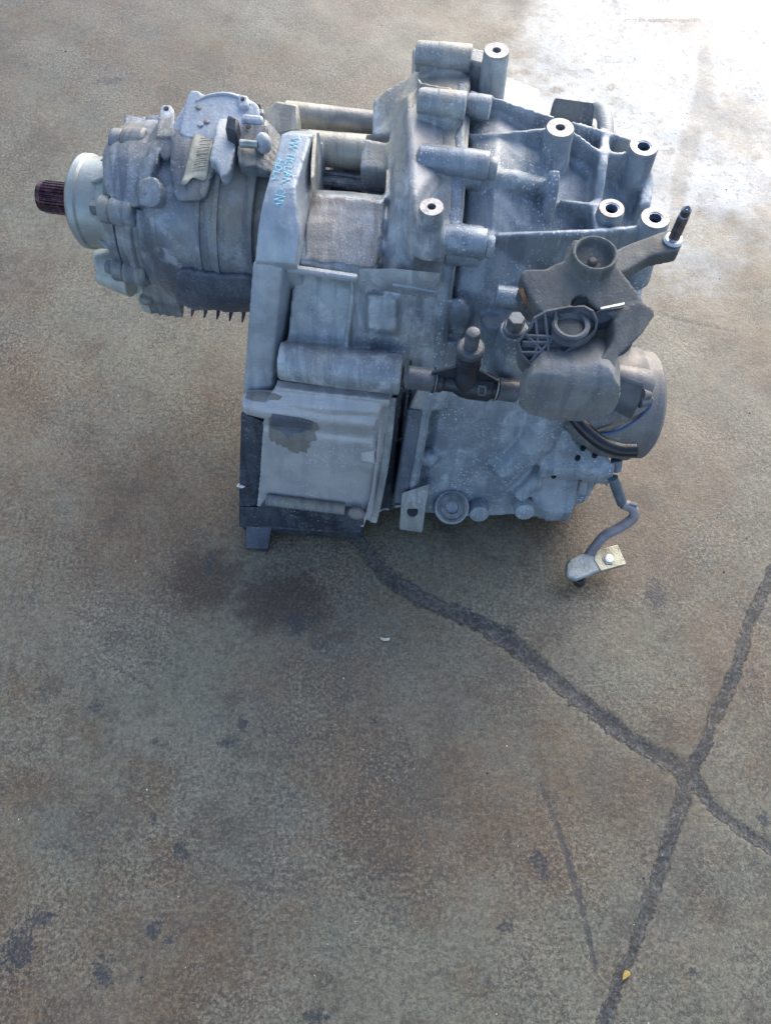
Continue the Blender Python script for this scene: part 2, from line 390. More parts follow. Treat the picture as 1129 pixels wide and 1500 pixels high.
    for nme, A in (('crack', cr), ('hair', cr2), ('spot', sp), ('brown', br), ('streak', st), ('painted_glare', painted_glare)):
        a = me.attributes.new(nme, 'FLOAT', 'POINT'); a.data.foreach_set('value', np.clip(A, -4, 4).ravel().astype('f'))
    k = NT('stained_concrete')
    big = k.noise(3.2, 6, .6); mid = k.noise(14, 7, .68, off=2); fine = k.noise(120, 5, .75, off=3); grit = k.noise(520, 3, .7); ro = k.noise(45, 8, .75, off=8)
    c = k.mix(k.ramp(big, .38, .60), (.140, .094, .050), (.160, .158, .110))
    c = k.mix(k.math('MULTIPLY', k.ramp(mid, .45, .66), .5), c, (.175, .160, .118))
    c = k.mix(k.math('MULTIPLY', k.ramp(k.noise(9, 7, .7, off=11), .50, .66), .6), c, (.110, .060, .022))
    c = k.mix(k.math('MULTIPLY', k.ramp(k.noise(5, 7, .7, off=71), .50, .64), .55), c, (.085, .098, .088))
    c = k.mix(k.ramp(fine, .34, .60, .5, 0), c, (.03, .028, .024))
    c = k.mix(k.ramp(k.noise(28, 8, .75, off=51), .34, .48, .5, 0), c, (.04, .036, .03))
    c = k.mix(k.ramp(fine, .54, .72, 0, .35), c, (.25, .235, .20))
    c = k.mix(k.ramp(grit, .56, .74, 0, .4), c, (.24, .23, .20))
    c = k.mix(k.ramp(grit, .26, .44, .45, 0), c, (.03, .03, .03))
    vs = k.vor(330); c = k.mix(k.math('MULTIPLY', k.ramp(vs, .12, .22, .6, 0), k.ramp(k.noise(30, 3, off=6), .4, .6)), c, (.34, .32, .27))
    vd = k.vor(160); c = k.mix(k.math('MULTIPLY', k.ramp(vd, .10, .2, .75, 0), k.ramp(k.noise(20, 3, off=16), .45, .62)), c, (.035, .035, .035))
    blot = k.ramp(k.noise(7, 10, .74, off=81), .53, .60); c = k.mix(k.math('MULTIPLY', blot, .42), c, (.048, .036, .024))
    blot = k.ramp(k.noise(11, 10, .74, off=87), .56, .62); c = k.mix(k.math('MULTIPLY', blot, .40), c, (.165, .155, .115))
    blot = k.ramp(k.noise(24, 10, .78, off=93), .63, .68); c = k.mix(k.math('MULTIPLY', blot, .8), c, (.03, .033, .038))
    scr = k.ramp(k.noise(60, 3, .6, vec=k.scalev((1.0, .10, 1)), off=97), .70, .76); c = k.mix(k.math('MULTIPLY', scr, .3), c, (.22, .21, .18))
    g2 = k.noise(240, 4, .8, off=101); g3 = k.noise(150, 6, .85, off=107)
    dens = k.ramp(k.noise(6, 4, .6, off=103), .35, .65, .35, 1)
    c = k.mix(k.math('MULTIPLY', k.ramp(g2, .40, .49, .8, 0), dens), c, (.040, .034, .024))
    c = k.mix(k.math('MULTIPLY', k.ramp(g2, .52, .61, 0, .6), dens), c, (.30, .27, .21))
    c = k.mix(k.ramp(g3, .56, .61, 0, .5), c, (.15, .085, .035)); c = k.mix(k.ramp(g3, .38, .43, .7, 0), c, (.03, .03, .032))
    # brown patch
    f = k.ramp(k.math('ADD', k.attr('brown'), k.math('MULTIPLY', k.math('SUBTRACT', ro, .5), 2.2)), .45, 1.35, .9, 0)
    c = k.mix(k.math('MULTIPLY', f, k.ramp(g2, .46, .58, 1, .7)), c, (.028, .015, .006))
    # bright sky reflection painted into the floor colour, far right
    wv = k.math('ADD', k.attr('painted_glare'), k.math('MULTIPLY', k.math('SUBTRACT', k.noise(9, 8, .7, off=4), .5), 1.3))
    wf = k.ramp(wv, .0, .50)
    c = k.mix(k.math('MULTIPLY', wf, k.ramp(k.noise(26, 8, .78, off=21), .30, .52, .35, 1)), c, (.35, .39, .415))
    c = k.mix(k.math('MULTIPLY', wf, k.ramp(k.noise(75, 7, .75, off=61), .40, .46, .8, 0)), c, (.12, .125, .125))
    # streaks
    sf = k.ramp(k.math('ADD', k.attr('streak'), k.math('MULTIPLY', k.math('SUBTRACT', ro, .5), 2.4)), .55, 1.3, .6, 0)
    c = k.mix(sf, c, (.10, .105, .10))
    # dark spots
    f = k.ramp(k.math('ADD', k.attr('spot'), k.math('ADD', k.math('MULTIPLY', k.math('SUBTRACT', k.noise(60, 9, .82, off=8), .5), 5.0), k.math('MULTIPLY', k.math('SUBTRACT', g2, .5), 2.0))), .75, 1.15, .9, 0)
    c = k.mix(k.math('MULTIPLY', f, k.ramp(g2, .40, .60, 1, .5)), c, (.022, .026, .032))
    # cracks and their worn filler
    cw = k.math('ADD', k.attr('crack'), k.math('MULTIPLY', k.math('SUBTRACT', k.noise(46, 10, .82, off=5), .5), 4.0))
    cf = k.ramp(cw, .80, 1.15, 1, 0)
    fill = k.mix(k.ramp(k.noise(55, 7, .75, off=12), .38, .60), (.030, .032, .036), (.085, .088, .09))
    fill = k.mix(k.ramp(g2, .42, .50, .85, 0), fill, (.012, .013, .016)); fill = k.mix(k.ramp(g2, .53, .61, 0, .6), fill, (.19, .19, .19)); fill = k.mix(k.ramp(cw, .1, .5, .5, 0), fill, (.02, .021, .024))
    c = k.mix(k.math('MULTIPLY', cf, k.ramp(k.noise(12, 5, .6, off=41), .35, .6, .6, .92)), c, fill)
    lw = k.math('MULTIPLY', k.ramp(cw, 1.0, 1.15), k.ramp(cw, 1.2, 1.9, 1, 0))
    c = k.mix(k.math('MULTIPLY', lw, k.ramp(k.noise(18, 4, .6, off=31), .5, .65, 0, .22)), c, (.27, .27, .26))
    hw = k.math('ADD', k.attr('hair'), k.math('MULTIPLY', k.math('SUBTRACT', k.noise(110, 7, .8, off=6), .5), 5.0))
    c = k.mix(k.ramp(hw, .7, 1.3, .7, 0), c, (.035, .037, .04))
    r = k.ramp(k.math('ADD', mid, k.math('MULTIPLY', fine, .5)), .5, 1.0, .34, .56)
    r = k.math('ADD', r, k.math('MULTIPLY', wf, -.04)); r = k.math('ADD', r, k.math('MULTIPLY', cf, .2))
    b = k.bump(grit, .0006, .8); b = k.bump(fine, .0010, .5, b); b = k.bump(mid, .004, .35, b)
    b = k.bump(k.math('MULTIPLY', k.noise(90, 6, .8, off=14), cf), .003, .8, b)
    k.out(c, r, 0, b, .6)
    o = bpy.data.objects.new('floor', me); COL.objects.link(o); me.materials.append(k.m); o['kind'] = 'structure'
    return o
build_floor()

# ------------------------------------------------------------------ the gearbox
box = bpy.data.objects.new('gearbox', None); COL.objects.link(box)
bp = W(600, 640, 0); bp.z = 0; box.location = bp; box['_w'] = list(bp)
box['label'] = 'used grey aluminium car gearbox with attached angle drive lying on the stained concrete'; box['category'] = 'gearbox'

# gear case ---------------------------------------------------------
gm = MB()
G = [[(690, 95, .405), (692, 150, .428), (690, 250, .430), (682, 340, .402), (668, 430, .352), (660, 500, .302), (650, 570, .240), (640, 640, .168), (625, 720, .075), (622, 752, .035)],
     [(725, 105, .40), (730, 170, .418), (728, 250, .42), (720, 340, .395), (708, 430, .346), (702, 500, .296), (692, 580, .230), (686, 650, .156), (678, 715, .08), (676, 758, .03)],
     [(765, 135, .39), (768, 220, .408), (762, 330, .386), (752, 430, .338), (747, 520, .278), (740, 600, .210), (733, 680, .12), (725, 730, .055), (722, 756, .025)],
     [(812, 155, .375), (815, 240, .39), (812, 335, .375), (805, 430, .325), (797, 520, .266), (790, 600, .196), (782, 680, .107), (772, 730, .05), (770, 754, .025)],
     [(862, 180, .365), (866, 250, .378), (865, 340, .36), (858, 430, .312), (850, 520, .252), (840, 600, .182), (830, 670, .105), (820, 730, .045), (816, 750, .03)],
     [(915, 205, .35), (922, 270, .355), (922, 350, .335), (912, 440, .285), (898, 530, .222), (885, 610, .15), (872, 670, .09), (862, 720, .05), (858, 735, .04)],
     [(940, 222, .335), (950, 290, .335), (948, 370, .305), (938, 450, .26), (918, 540, .195), (900, 620, .125), (884, 680, .075), (874, 705, .055), (870, 715, .05)]]
def lift(x, y): return .018*math.exp(-((y-215)/85)**2)+.014*math.exp(-((y-400)/70)**2)+.006*math.exp(-((y-310)/60)**2)
for q, sec in enumerate(G):
    if q: G[q] = [(x, y, z+lift(x, y)*(1 if q < 5 else .7)) for x, y, z in sec]
G.insert(0, [(x-(16 if y < 400 else 26), y, z-.022) for x, y, z in G[0]])
gm.loft(G)
GB = gm.bvh()
def H(x, y, dz=0., B=None):
    """point of the casting seen at a photo pixel, lifted dz along its normal"""
    d = ray(x, y).normalized(); h = (B or GB).ray_cast(EYE, d)
    if h[0] is None:
        h = (B or GB).find_nearest(W(x, y, .35)); return h[0]+UZ*dz
    n = h[1]
    if n.dot(d) > 0: n = -n
    return h[0]+n*dz
# lip along the seam (right half)
def strip(mb, pts, wd, up, depth, B=None, dirn=None):
    P = smooth_path([H(x, y, up, B) for x, y in pts], 5)
    d = Vector((0, -.45, .9)).normalized()
    mb.ribbon(P, dirn or AX, wd, -d*depth)
seam = [(681, 88), (684, 150), (678, 235), (672, 320), (664, 372), (656, 440), (650, 500), (643, 560), (628, 600), (622, 640), (612, 700), (606, 738)]
seamz = [.43, .445, .447, .425, .400, .360, .317, .265, .225, .185, .120, .075]
def seam_path(dx, dz=0.): return smooth_path([W(x+dx, y, z+dz) for (x, y), z in zip(seam, seamz)], 5)
NRM = Vector((0, -.55, .83)).normalized()
gm.ribbon(seam_path(-7, .0), AX, .012, -NRM*.045)
# top apron behind the small square lug, ribs and webs
gm.prism([(690, 100, .40), (745, 112, .385), (790, 130, .37), (800, 165, .375), (760, 170, .39), (690, 150, .40)], .10)
def rib(mb, pts, wd=.006, h=.012, drop=.03, B=None, z=None):
    P = [H(a[0], a[1], h if len(a) < 3 else a[2], B) for a in pts]
    P = smooth_path(P, 4) if len(P) > 2 else P
    t = (P[-1]-P[0]).normalized(); side = t.cross(UZ).normalized()
    mb.ribbon(P, side, wd, Vector((0, .25, -.9))*drop)
# webs as standing walls
def web(mb, pts, wd, drop):
    P = [W(*a) for a in pts]; P = smooth_path(P, 4) if len(P) > 2 else P
    side = (P[-1]-P[0]).normalized().cross(UZ).normalized(); mb.ribbon(P, side, wd, UZ*-drop)
web(gm, [(688, 132, .450), (716, 140, .450), (770, 158, .44), (812, 172, .436)], .005, .07)
web(gm, [(688, 196, .438), (760, 192, .437), (806, 186, .438)], .005, .06)
web(gm, [(836, 178, .433), (880, 190, .42), (925, 204, .405)], .006, .06)
web(gm, [(838, 192, .433), (860, 208, .425), (884, 226, .42)], .005, .06)
web(gm, [(882, 222, .42), (910, 224, .415), (932, 220, .41)], .006, .05)
web(gm, [(884, 175, .40), (886, 205, .418), (884, 232, .42), (880, 262, .412), (876, 292, .40)], .010, .05)
web(gm, [(716, 345, .408), (770, 340, .41), (850, 338, .41), (928, 332, .408), (948, 326, .405)], .007, .05)
web(gm, [(872, 293, .402), (876, 320, .405), (878, 336, .404)], .012, .04)
web(gm, [(820, 292, .405), (850, 296, .405), (878, 300, .405)], .006, .03)
web(gm, [(938, 235, .395), (948, 262, .385), (944, 300, .38)], .014, .06)
gm.tube([H(700, 262, .003), H(745, 268, .004), H(800, 278, .003)], [.010, .012, .010], 10)
# vertical lug like a tongue
gm.prism([(803, 250, .436), (812, 246, .438), (822, 248, .438), (822, 262, .435), (814, 300, .415), (808, 320, .40), (792, 325, .395), (794, 300, .41), (800, 268, .43)], .03)
# pads
gm.ball(H(668, 468, .0), (.016, .012, .034), seg=14)
gm.ball(H(745, 440, -.004), (.022, .022, .02), seg=14)
gm.tube([H(726, 452, .012), H(742, 520, .008), H(755, 560, 0)], [.020, .026, .02], 14)
# thick diagonal rib low down and side shelf
gm.tube(smooth_path([H(838, 606, .004), H(815, 650, .006), H(780, 700, .006), H(757, 722, .004)], 4), [.012]*13, 12)
gm.tube(smooth_path([H(800, 590, .002), H(785, 640, .0), H(735, 690, -.008)], 4), .026, 12)
gm.prism([(795, 660, .145), (830, 640, .155), (880, 660, .145), (902, 680, .135), (898, 697, .125), (850, 690, .125), (790, 688, .13)], .03)
gm.prism([(800, 690, .105), (850, 692, .10), (846, 720, .07), (838, 752, .045), (808, 752, .045), (775, 742, .05), (783, 715, .08)], .03)
gm.ball(H(632, 668, .004), (.013, .012, .014), seg=12)
gm.tube([H(612, 590, .004), H(640, 592, .004), H(658, 590, .0)], [.014, .014, .010], 12)
# swellings that carry the bosses
def skirt(mb, x0, y0, x1, y1, z, rpx, k0=0., k1=1.):
    a, b = W(x0, y0, z), W(x1, y1, z); r = S(a, rpx); d = b-a; dn = Vector((0, .45, -.75))*r*.55
    mb.tube([a+d*k0+dn, a+d*k1+dn], r*1.12, 22); mb.tube([a+d*k0+dn*2.2, a+d*k1+dn*2.2], r*1.5, 22)
skirt(gm, 612, 232, 716, 244, .449, 19, .55, .96); skirt(gm, 602, 344, 712, 358, .419, 20, .5, .96)
for x, y, z, q in ((820, 188, .450, 20), (942, 215, .420, 21), (895, 306, .415, 19), (959, 320, .415, 21)):
    p = W(x, y, z); r = S(p, q); e_ = .45 if x > 930 else 1.0; gm.tube([p-UZ*.085, p-UZ*.055, p-UZ*.03, p-UZ*.012], [r*(1+e_), r*(1+.45*e_), r*(1+.18*e_), r*1.0], 24)
gear_case = obj('gear_case', gm, M['gear'], box, voxel=.0025, smooth=4)

def boss_h(x0, y0, x1, y1, z, rpx, m, step=True, name='bolt_boss', tail=0):
    """bolt boss lying along the gearbox, with a smaller end plug"""
    a, b = W(x0, y0, z), W(x1, y1, z); r = S(a, rpx); d = (b-a).normalized(); mb = MB()
    L = (b-a).length
    mb.lathe([(r*.9, 0), (r, .002), (r*1.02, L*.4), (r*1.08, L*.42), (r*1.1, L*.98), (r*1.05, L)], a, d, 28)
    dn = Vector((0, .45, -.75))*r*1.6
    mb.box(a.lerp(b, .5)+dn*.5, d*(L*.5-.001), d.cross(dn).normalized()*r*.85, dn*.6)
    o = obj(name, mb, m, box, bevel=.0015, angle=50)
    if step:
        pm = MB(); pm.lathe([(r*.1, 0), (r*.8, 0), (r*.86, .002), (r*.86, .005), (r*.7, .008), (r*.1, .0085)], b+UZ*-.002, d, 24)
        obj('boss_plug', pm, m, o)
    return o
b1 = boss_h(612, 232, 716, 244, .449, 19, M['gear'])
b2 = boss_h(602, 344, 712, 358, .419, 20, M['gear'])
b3 = boss_h(609, 78, 690, 86, .448, 17, M['bell'], step=False)
b4 = boss_h(612, 148, 682, 156, .463, 18, M['bell'], step=False)
b5 = boss_h(684, 152, 718, 158, .452, 15, M['gear'], step=False)
for nm in ():
    pass
def boss_v(x, y, z, rpx, hole, depth, thread=False, m='gear', mm='machined', squash=None, label=None):
    p = W(x, y, z); r = S(p, rpx); rh = S(p, hole); mb = MB()
    mb.lathe([(r*1.14, -depth), (r*1.03, -.0016), (r*.98, -.0004), (rh*1.06, -.0004), (rh*1.06, -.016), (.0005, -.0162)], p, UZ, 36)
    o = obj('mounting_boss', mb, M[m], box, angle=40, label=label)
    fm = MB(); prof = [(rh*1.08, .0012), (r*.96, .0012), (r*.985, .0004), (r*.985, -.002), (rh*1.0, -.002)]
    fm.lathe(prof, p, UZ, 40, closed=True)
    obj('machined_face', fm, M[mm], o, angle=30)
    tm = MB(); n = 14; pr = []
    for i in range(n):
        pr += [(rh*1.09, .0006-i*.0007), (rh*.90, .0006-(i+.5)*.0007)] if thread else [(rh*1.09, .0006-i*.0007)]
    tm.lathe(pr+[(rh*.9, -.0150), (rh*1.05, -.0150)]+[(rh*1.085, -.002)], p, UZ, 30, closed=True)
    obj('bore', tm, M['thread'], o, angle=20)
    dm = MB(); dm.lathe([(rh*.95, -.0085), (rh*.95, -.0095)], p, UZ, 20)
    obj('bore_bottom', dm, M['dark'], o)
    return o
bv = boss_v(727, 75, .470, 18.5, 6, .06, m='bell')
boss_v(820, 188, .450, 20.5, 6.5, .075)
boss_v(942, 215, .420, 21, 10.5, .06, True)
boss_v(895, 306, .415, 19, 10.5, .045, True)
boss_v(959, 320, .415, 21.5, 10.5, .06, True)
boss_v(632, 304, .463, 18, 6, .03, m='bell')
# neck that carries the far boss
mb = MB(); a, b = W(688, 84, .446), W(722, 92, .448); mb.box(a.lerp(b, .5)-UZ*.022, (b-a)*.55, BY*.012, UZ*.026)
obj('boss_neck', mb, M['bell'], box, bevel=.003)
# square lug at the far side
mb = MB(); mb.prism([(812, 142, .42), (868, 150, .42), (872, 156, .415), (867, 184, .40), (808, 168, .405), (806, 160, .41)], .05)
obj('square_lug', mb, M['ironlow'], box, bevel=.002)
mb = MB(); mb.tube(smooth_path([W(872, 160, .39), W(882, 166, .395), (W(886, 180, .40)), W(886, 204, .40)], 4), .009, 12)
obj('side_rib', mb, M['gear'], box)

# bell housing ------------------------------------------------------
bm_ = MB()
B = [[(452, 285, .405), (447, 330, .405), (440, 385, .392), (432, 400, .368), (426, 440, .345), (420, 505, .303), (412, 562, .250), (407, 640, .165), (402, 735, .055), (402, 765, .02)],
     [(505, 288, .412), (500, 340, .402), (494, 396, .386), (488, 412, .363), (484, 450, .340), (478, 512, .300), (474, 565, .248), (466, 640, .155), (460, 735, .05), (460, 765, .02)],
     [(562, 295, .42), (558, 345, .405), (552, 402, .386), (546, 420, .362), (542, 460, .336), (538, 520, .294), (535, 570, .24), (530, 640, .13), (525, 735, .04), (525, 760, .02)],
     [(574, 150, .40), (578, 290, .432), (582, 385, .396), (580, 415, .372), (582, 470, .335), (585, 520, .296), (588, 570, .235), (588, 640, .10), (582, 735, .02), (582, 745, .01)],
     [(596, 140, .44), (603, 200, .455), (606, 300, .452), (604, 370, .416), (606, 420, .375), (612, 480, .33), (615, 530, .288), (610, 575, .225), (605, 640, .11), (597, 735, .03), (597, 745, .02)],
     [(668, 82, .42), (666, 150, .438), (663, 250, .440), (656, 335, .413), (649, 400, .379), (643, 455, .345), (638, 500, .31), (632, 545, .27), (622, 590, .215), (612, 650, .15), (597, 735, .06), (597, 748, .03)]]
bm_.loft(B)
BB = bm_.bvh()
bm_.ribbon(seam_path(-20, -.001), AX, .014, -NRM*.04); bm_.ribbon(seam_path(-13, -.004), AX, .026, -NRM*.05)
# far shoulder plates
bm_.prism([(604, 70, .42), (660, 70, .43), (690, 78, .43), (688, 160, .445), (640, 165, .445), (600, 175, .44), (585, 140, .42), (606, 104, .42)], .12)
bm_.prism([(547, 142, .40), (558, 140, .40), (562, 132, .41), (604, 108, .42), (606, 120, .42), (590, 150, .41), (580, 195, .41), (545, 197, .39)], .04)
web(bm_, [(612, 112, .455), (620, 122, .458), (662, 130, .458)], .004, .03)
# block of the shaft seat inside the window
bm_.prism([(530, 200, .41), (580, 210, .41), (574, 250, .40), (527, 246, .40)], .08)
# rounded pad
bm_.box(H(560, 460, 0, BB), AX*.019, Vector((0, .5, .86)).normalized()*.023, NRM*.008, .8)
# long roll
a, b = W(410, 528, .298), W(588, 549, .292)
bm_.tube([a, a.lerp(b, .5), b], [S(a, 28), S(a, 30), S(b, 30)], 24)
# rib next to the flange
web(bm_, [(516, 406, .386), (514, 440, .362), (506, 505, .312)], .005, .02)
# foot of the housing, right
lg = MB()
P = [W(418, 389, .392), W(455, 394, .392), W(524, 404, .391)]; lg.ribbon(P, BY, .007, UZ*-.007)
obj('casting_ledge', lg, M['bell'], box, bevel=.002)
lg = MB(); lg.prism([(526, 394, .404), (575, 393, .408), (645, 400, .410), (641, 425, .396), (585, 416, .394), (526, 406, .393)], .014)
obj('casting_ledge', lg, M['bell'], box, bevel=.0025)
lg = MB(); lg.prism([(524, 404, .3935), (585, 415, .3935), (641, 424, .394), (640, 429, .388), (585, 421, .388), (524, 409, .388)], .008)
obj('casting_ledge', lg, M['bell'], box, bevel=.001)
skirt(bm_, 612, 232, 716, 244, .449, 19, .04, .5); skirt(bm_, 602, 344, 712, 358, .419, 20, .04, .5); skirt(bm_, 609, 78, 690, 86, .448, 17, .1, .9); skirt(bm_, 612, 148, 682, 156, .463, 18, .05, .95)
p = W(632, 304, .463); r = S(p, 18); bm_.tube([p-UZ*.05, p-UZ*.03, p-UZ*.012], [r*1.9, r*1.3, r*1.0], 24)
bell = obj('bell_housing', bm_, M['bell'], box, voxel=.0025, smooth=3)
BB2 = bm_.bvh()
lg = MB(); pad(lg, [(452, 288), (480, 288), (520, 291), (560, 296), (566, 300), (562, 340), (557, 385), (540, 392), (500, 386), (448, 381), (446, 375), (449, 330)], BB, .0018, n=30, sink=.006)
obj('housing_shell', lg, M['shell'], bell, voxel=.0018, smooth=4)
lg = MB(); pad(lg, [(598, 160), (640, 165), (652, 175), (648, 260), (642, 330), (636, 385), (612, 385), (598, 360), (600, 260)], BB, .0025, n=30, sink=.006)
obj('raised_block', lg, M['block'], bell, voxel=.0018, smooth=4)
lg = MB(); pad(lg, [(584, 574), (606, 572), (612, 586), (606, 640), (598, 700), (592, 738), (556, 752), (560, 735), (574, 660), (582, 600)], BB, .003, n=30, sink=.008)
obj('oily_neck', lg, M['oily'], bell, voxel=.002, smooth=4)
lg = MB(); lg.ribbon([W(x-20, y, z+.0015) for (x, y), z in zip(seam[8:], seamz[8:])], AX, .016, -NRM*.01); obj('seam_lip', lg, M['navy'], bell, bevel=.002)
lg = MB(); lg.ribbon([W(575, 415, .3950), W(610, 420, .3950), W(641, 426, .3945)], BY, .003, UZ*-.003); obj('ledge_lip', lg, M['belllow'], bell, bevel=.0006)

# left flange -------------------------------------------------------
fm = MB()
FL = [[(412, 196, .452), (402, 232, .450), (390, 275, .446), (384, 300, .440), (378, 330, .428), (373, 383, .400)],
      [(436, 196, .456), (426, 232, .454), (414, 275, .450), (410, 300, .444), (405, 338, .430), (402, 386, .402)],
      [(458, 197, .456), (446, 232, .454), (432, 275, .450), (434, 300, .442), (440, 340, .426), (434, 388, .402)],
      [(462, 200, .440), (454, 235, .438), (446, 275, .434), (444, 300, .428), (444, 340, .414), (438, 388, .390)]]
fm.loft(FL, n=26, bz=.2)
FB = fm.bvh()
flange_up = obj('flange', fm, M['belllow'], box, voxel=.0022, smooth=2)
fm = MB()
fm.loft([[(370, 384, .396), (364, 470, .338), (357, 560, .258), (354, 600, .215), (351, 680, .125), (351, 745, .05), (351, 772, .02)],
         [(392, 385, .400), (384, 470, .340), (378, 560, .262), (374, 600, .212), (370, 680, .122), (368, 745, .05), (368, 772, .02)],
         [(414, 392, .396), (406, 470, .338), (398, 562, .258), (394, 600, .205), (390, 680, .112), (386, 745, .045), (386, 772, .02)],
         [(422, 396, .385), (416, 470, .325), (404, 566, .245), (400, 602, .19), (396, 680, .10), (392, 745, .04), (392, 772, .015)]], n=30, bz=.02)
obj('flange', fm, M['belllow'], box, voxel=.0024, smooth=1)
# oily lower wall on the flange
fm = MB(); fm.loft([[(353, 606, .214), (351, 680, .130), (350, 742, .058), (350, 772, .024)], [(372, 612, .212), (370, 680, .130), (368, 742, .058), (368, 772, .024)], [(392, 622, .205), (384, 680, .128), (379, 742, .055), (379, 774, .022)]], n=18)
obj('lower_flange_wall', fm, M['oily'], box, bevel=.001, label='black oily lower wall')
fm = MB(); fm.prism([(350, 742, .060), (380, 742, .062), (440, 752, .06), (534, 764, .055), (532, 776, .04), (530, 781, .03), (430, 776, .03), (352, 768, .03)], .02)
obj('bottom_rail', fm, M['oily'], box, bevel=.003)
fm = MB(); fm.prism([(361, 770, .03), (398, 772, .03), (393, 805, .006), (360, 803, .006)], .006)
obj('locating_tab', fm, M['oily'], box, bevel=.001)
fm = MB(); fm.ball(W(353, 712, .095), (.006, .004, .004), seg=10); obj('dowel_pin', fm, M['steel'], box)

# starter-side barrel cover -----------------------------------------
cm = MB()
cm.loft([[(402, 566, .262), (398, 574, .266), (392, 590, .256), (388, 612, .232), (384, 622, .208), (386, 632, .202), (382, 680, .146), (378, 720, .092), (376, 742, .065)],
         [(480, 572, .262), (478, 582, .268), (474, 600, .258), (470, 622, .232), (466, 632, .208), (466, 642, .202), (460, 690, .142), (455, 726, .092), (452, 750, .06)],
         [(557, 578, .262), (559, 588, .268), (556, 606, .256), (550, 628, .230), (546, 640, .206), (546, 652, .198), (541, 696, .136), (532, 736, .085), (526, 760, .055)],
         [(572, 582, .256), (572, 590, .250), (570, 608, .236), (566, 632, .208), (564, 644, .192), (562, 656, .182), (556, 700, .124), (548, 740, .074), (542, 764, .046)]], n=44)
cm.tube([W(362, 588, .236), W(395, 593, .240), W(552, 612, .236)], [S(W(400, 590, .24), 19), S(W(400, 590, .24), 22), S(W(400, 590, .24), 20)], 24)
CB = cm.bvh()
# upper lip
P = [W(404, 562, .272), W(470, 570, .272), W(540, 577, .272), W(572, 581, .27)]
cm.ribbon(P, BY, .012, UZ*-.012)
cover = obj('barrel_cover', cm, M['cover'], box, voxel=.0020, smooth=1)
cm = MB(); P = smooth_path([W(574, 582, .262), W(572, 600, .244), W(567, 650, .190), (W(560, 700, .130)), W(550, 750, .062), W(546, 766, .045)], 4)
cm.ribbon(P, AX, .010, -NRM*.035); obj('cover_rim', cm, M['bell'], box, bevel=.002)
cm = MB(); P = smooth_path([W(557, 596, .262), W(556, 640, .212), W(550, 690, .150), (W(544, 730, .100)), W(530, 772, .048)], 4)
cm.ribbon(P, AX, .004, -NRM*.02); obj('cover_rim', cm, M['cover'], box, bevel=.001)
cm = MB(); cm.box(W(538, 662, .180), AX*.010, Vector((0, .5, .86))*.017, NRM*.004, .85); obj('raised_pad', cm, M['cover'], cover, bevel=.002)
cm = MB(); cm.prism([(395, 722, .092), (535, 748, .075), (533, 768, .055), (380, 742, .07)], .01)
obj('lower_lip', cm, M['oily'], box, bevel=.002)
cm = MB(); a, b = W(390, 732, .088), W(505, 746, .080); cm.tube([a, b], .0075, 14); cm.ball(W(522, 752, .080), (.012, .008, .010), seg=14)
obj('lower_bead', cm, M['ironlow'], box)

# grease patch on the cover: a thin stain laid on the surface, with its own outline
def decal(name, outline, B, m, parent, off=.0006, n=26, uv=False):
    xs = [p[0] for p in outline]; ys = [p[1] for p in outline]; x0, x1, y0, y1 = min(xs), max(xs), min(ys), max(ys)
    def inside(x, y):
        c = False; j = len(outline)-1
        for i in range(len(outline)):
            a, b = outline[i], outline[j]
            if (a[1] > y) != (b[1] > y) and x < (b[0]-a[0])*(y-a[1])/(b[1]-a[1])+a[0]: c = not c
            j = i
        return c
    mb = MB(); idx = {}
    for j in range(n):
        for i in range(n):
            x = x0+(x1-x0)*(i+.5)/n; y = y0+(y1-y0)*(j+.5)/n
            if not inside(x, y): continue
            f = []
            for a, b in ((i, j), (i+1, j), (i+1, j+1), (i, j+1)):
                if (a, b) not in idx:
                    idx[(a, b)] = len(mb.v); mb.v.append(H(x0+(x1-x0)*a/n, y0+(y1-y0)*b/n, off, B))
                f.append(idx[(a, b)])
            mb.f.append(tuple(f))
    return obj(name, mb, m, parent)

decal('grease_patch', [(394, 612), (415, 610), (445, 617), (463, 619), (468, 628), (461, 632), (464, 645), (456, 646), (452, 650), (455, 655), (449, 658), (450, 663), (440, 661), (436, 664), (424, 660), (421, 655), (415, 655), (411, 650), (406, 652), (402, 645), (398, 647), (394, 640)], CB, M['stain'], cover, n=90)
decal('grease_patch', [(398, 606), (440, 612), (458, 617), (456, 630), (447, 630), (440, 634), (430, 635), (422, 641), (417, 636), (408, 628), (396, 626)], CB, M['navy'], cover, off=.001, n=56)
decal('grease_patch', [(362, 574), (385, 574), (405, 577), (413, 581), (409, 586), (395, 585), (388, 589), (370, 587), (360, 583)], CB, M['stain'], cover, n=50)
# graffiti ----------------------------------------------------------
def surf_text(txt, p0, p1, hpx, B, slant=0):
    """hand lettering from photo point p0 to p1 (baseline), draped on a casting"""
    cu = bpy.data.curves.new('t', 'FONT'); cu.body = txt; cu.size = 1; cu.offset = .004; cu.resolution_u = 3; cu.space_character = 1.0
    to = bpy.data.objects.new('t', cu); COL.objects.link(to)
    dg = bpy.context.evaluated_depsgraph_get(); me = bpy.data.meshes.new_from_object(to.evaluated_get(dg))
    bpy.data.objects.remove(to)
    n = len(me.vertices); co = np.empty(n*3, 'f'); me.vertices.foreach_get('co', co); co = co.reshape(-1, 3)
    L = co[:, 0].max(); d = Vector((p1[0]-p0[0], p1[1]-p0[1])); up = Vector((d.y, -d.x)).normalized()
    out = []
    for v in co:
        t = float(v[0])/L; h = float(v[1])/.72*hpx*(1+.08*math.sin(t*31+2)); wob = .7*math.sin(t*17)
        q = Vector(p0)+d*t+up*(h+wob)
        out.append(H(q.x, q.y, .0012, B))
    mb = MB(); mb.v = out; mb.f = [tuple(p.vertices) for p in me.polygons]; return mb
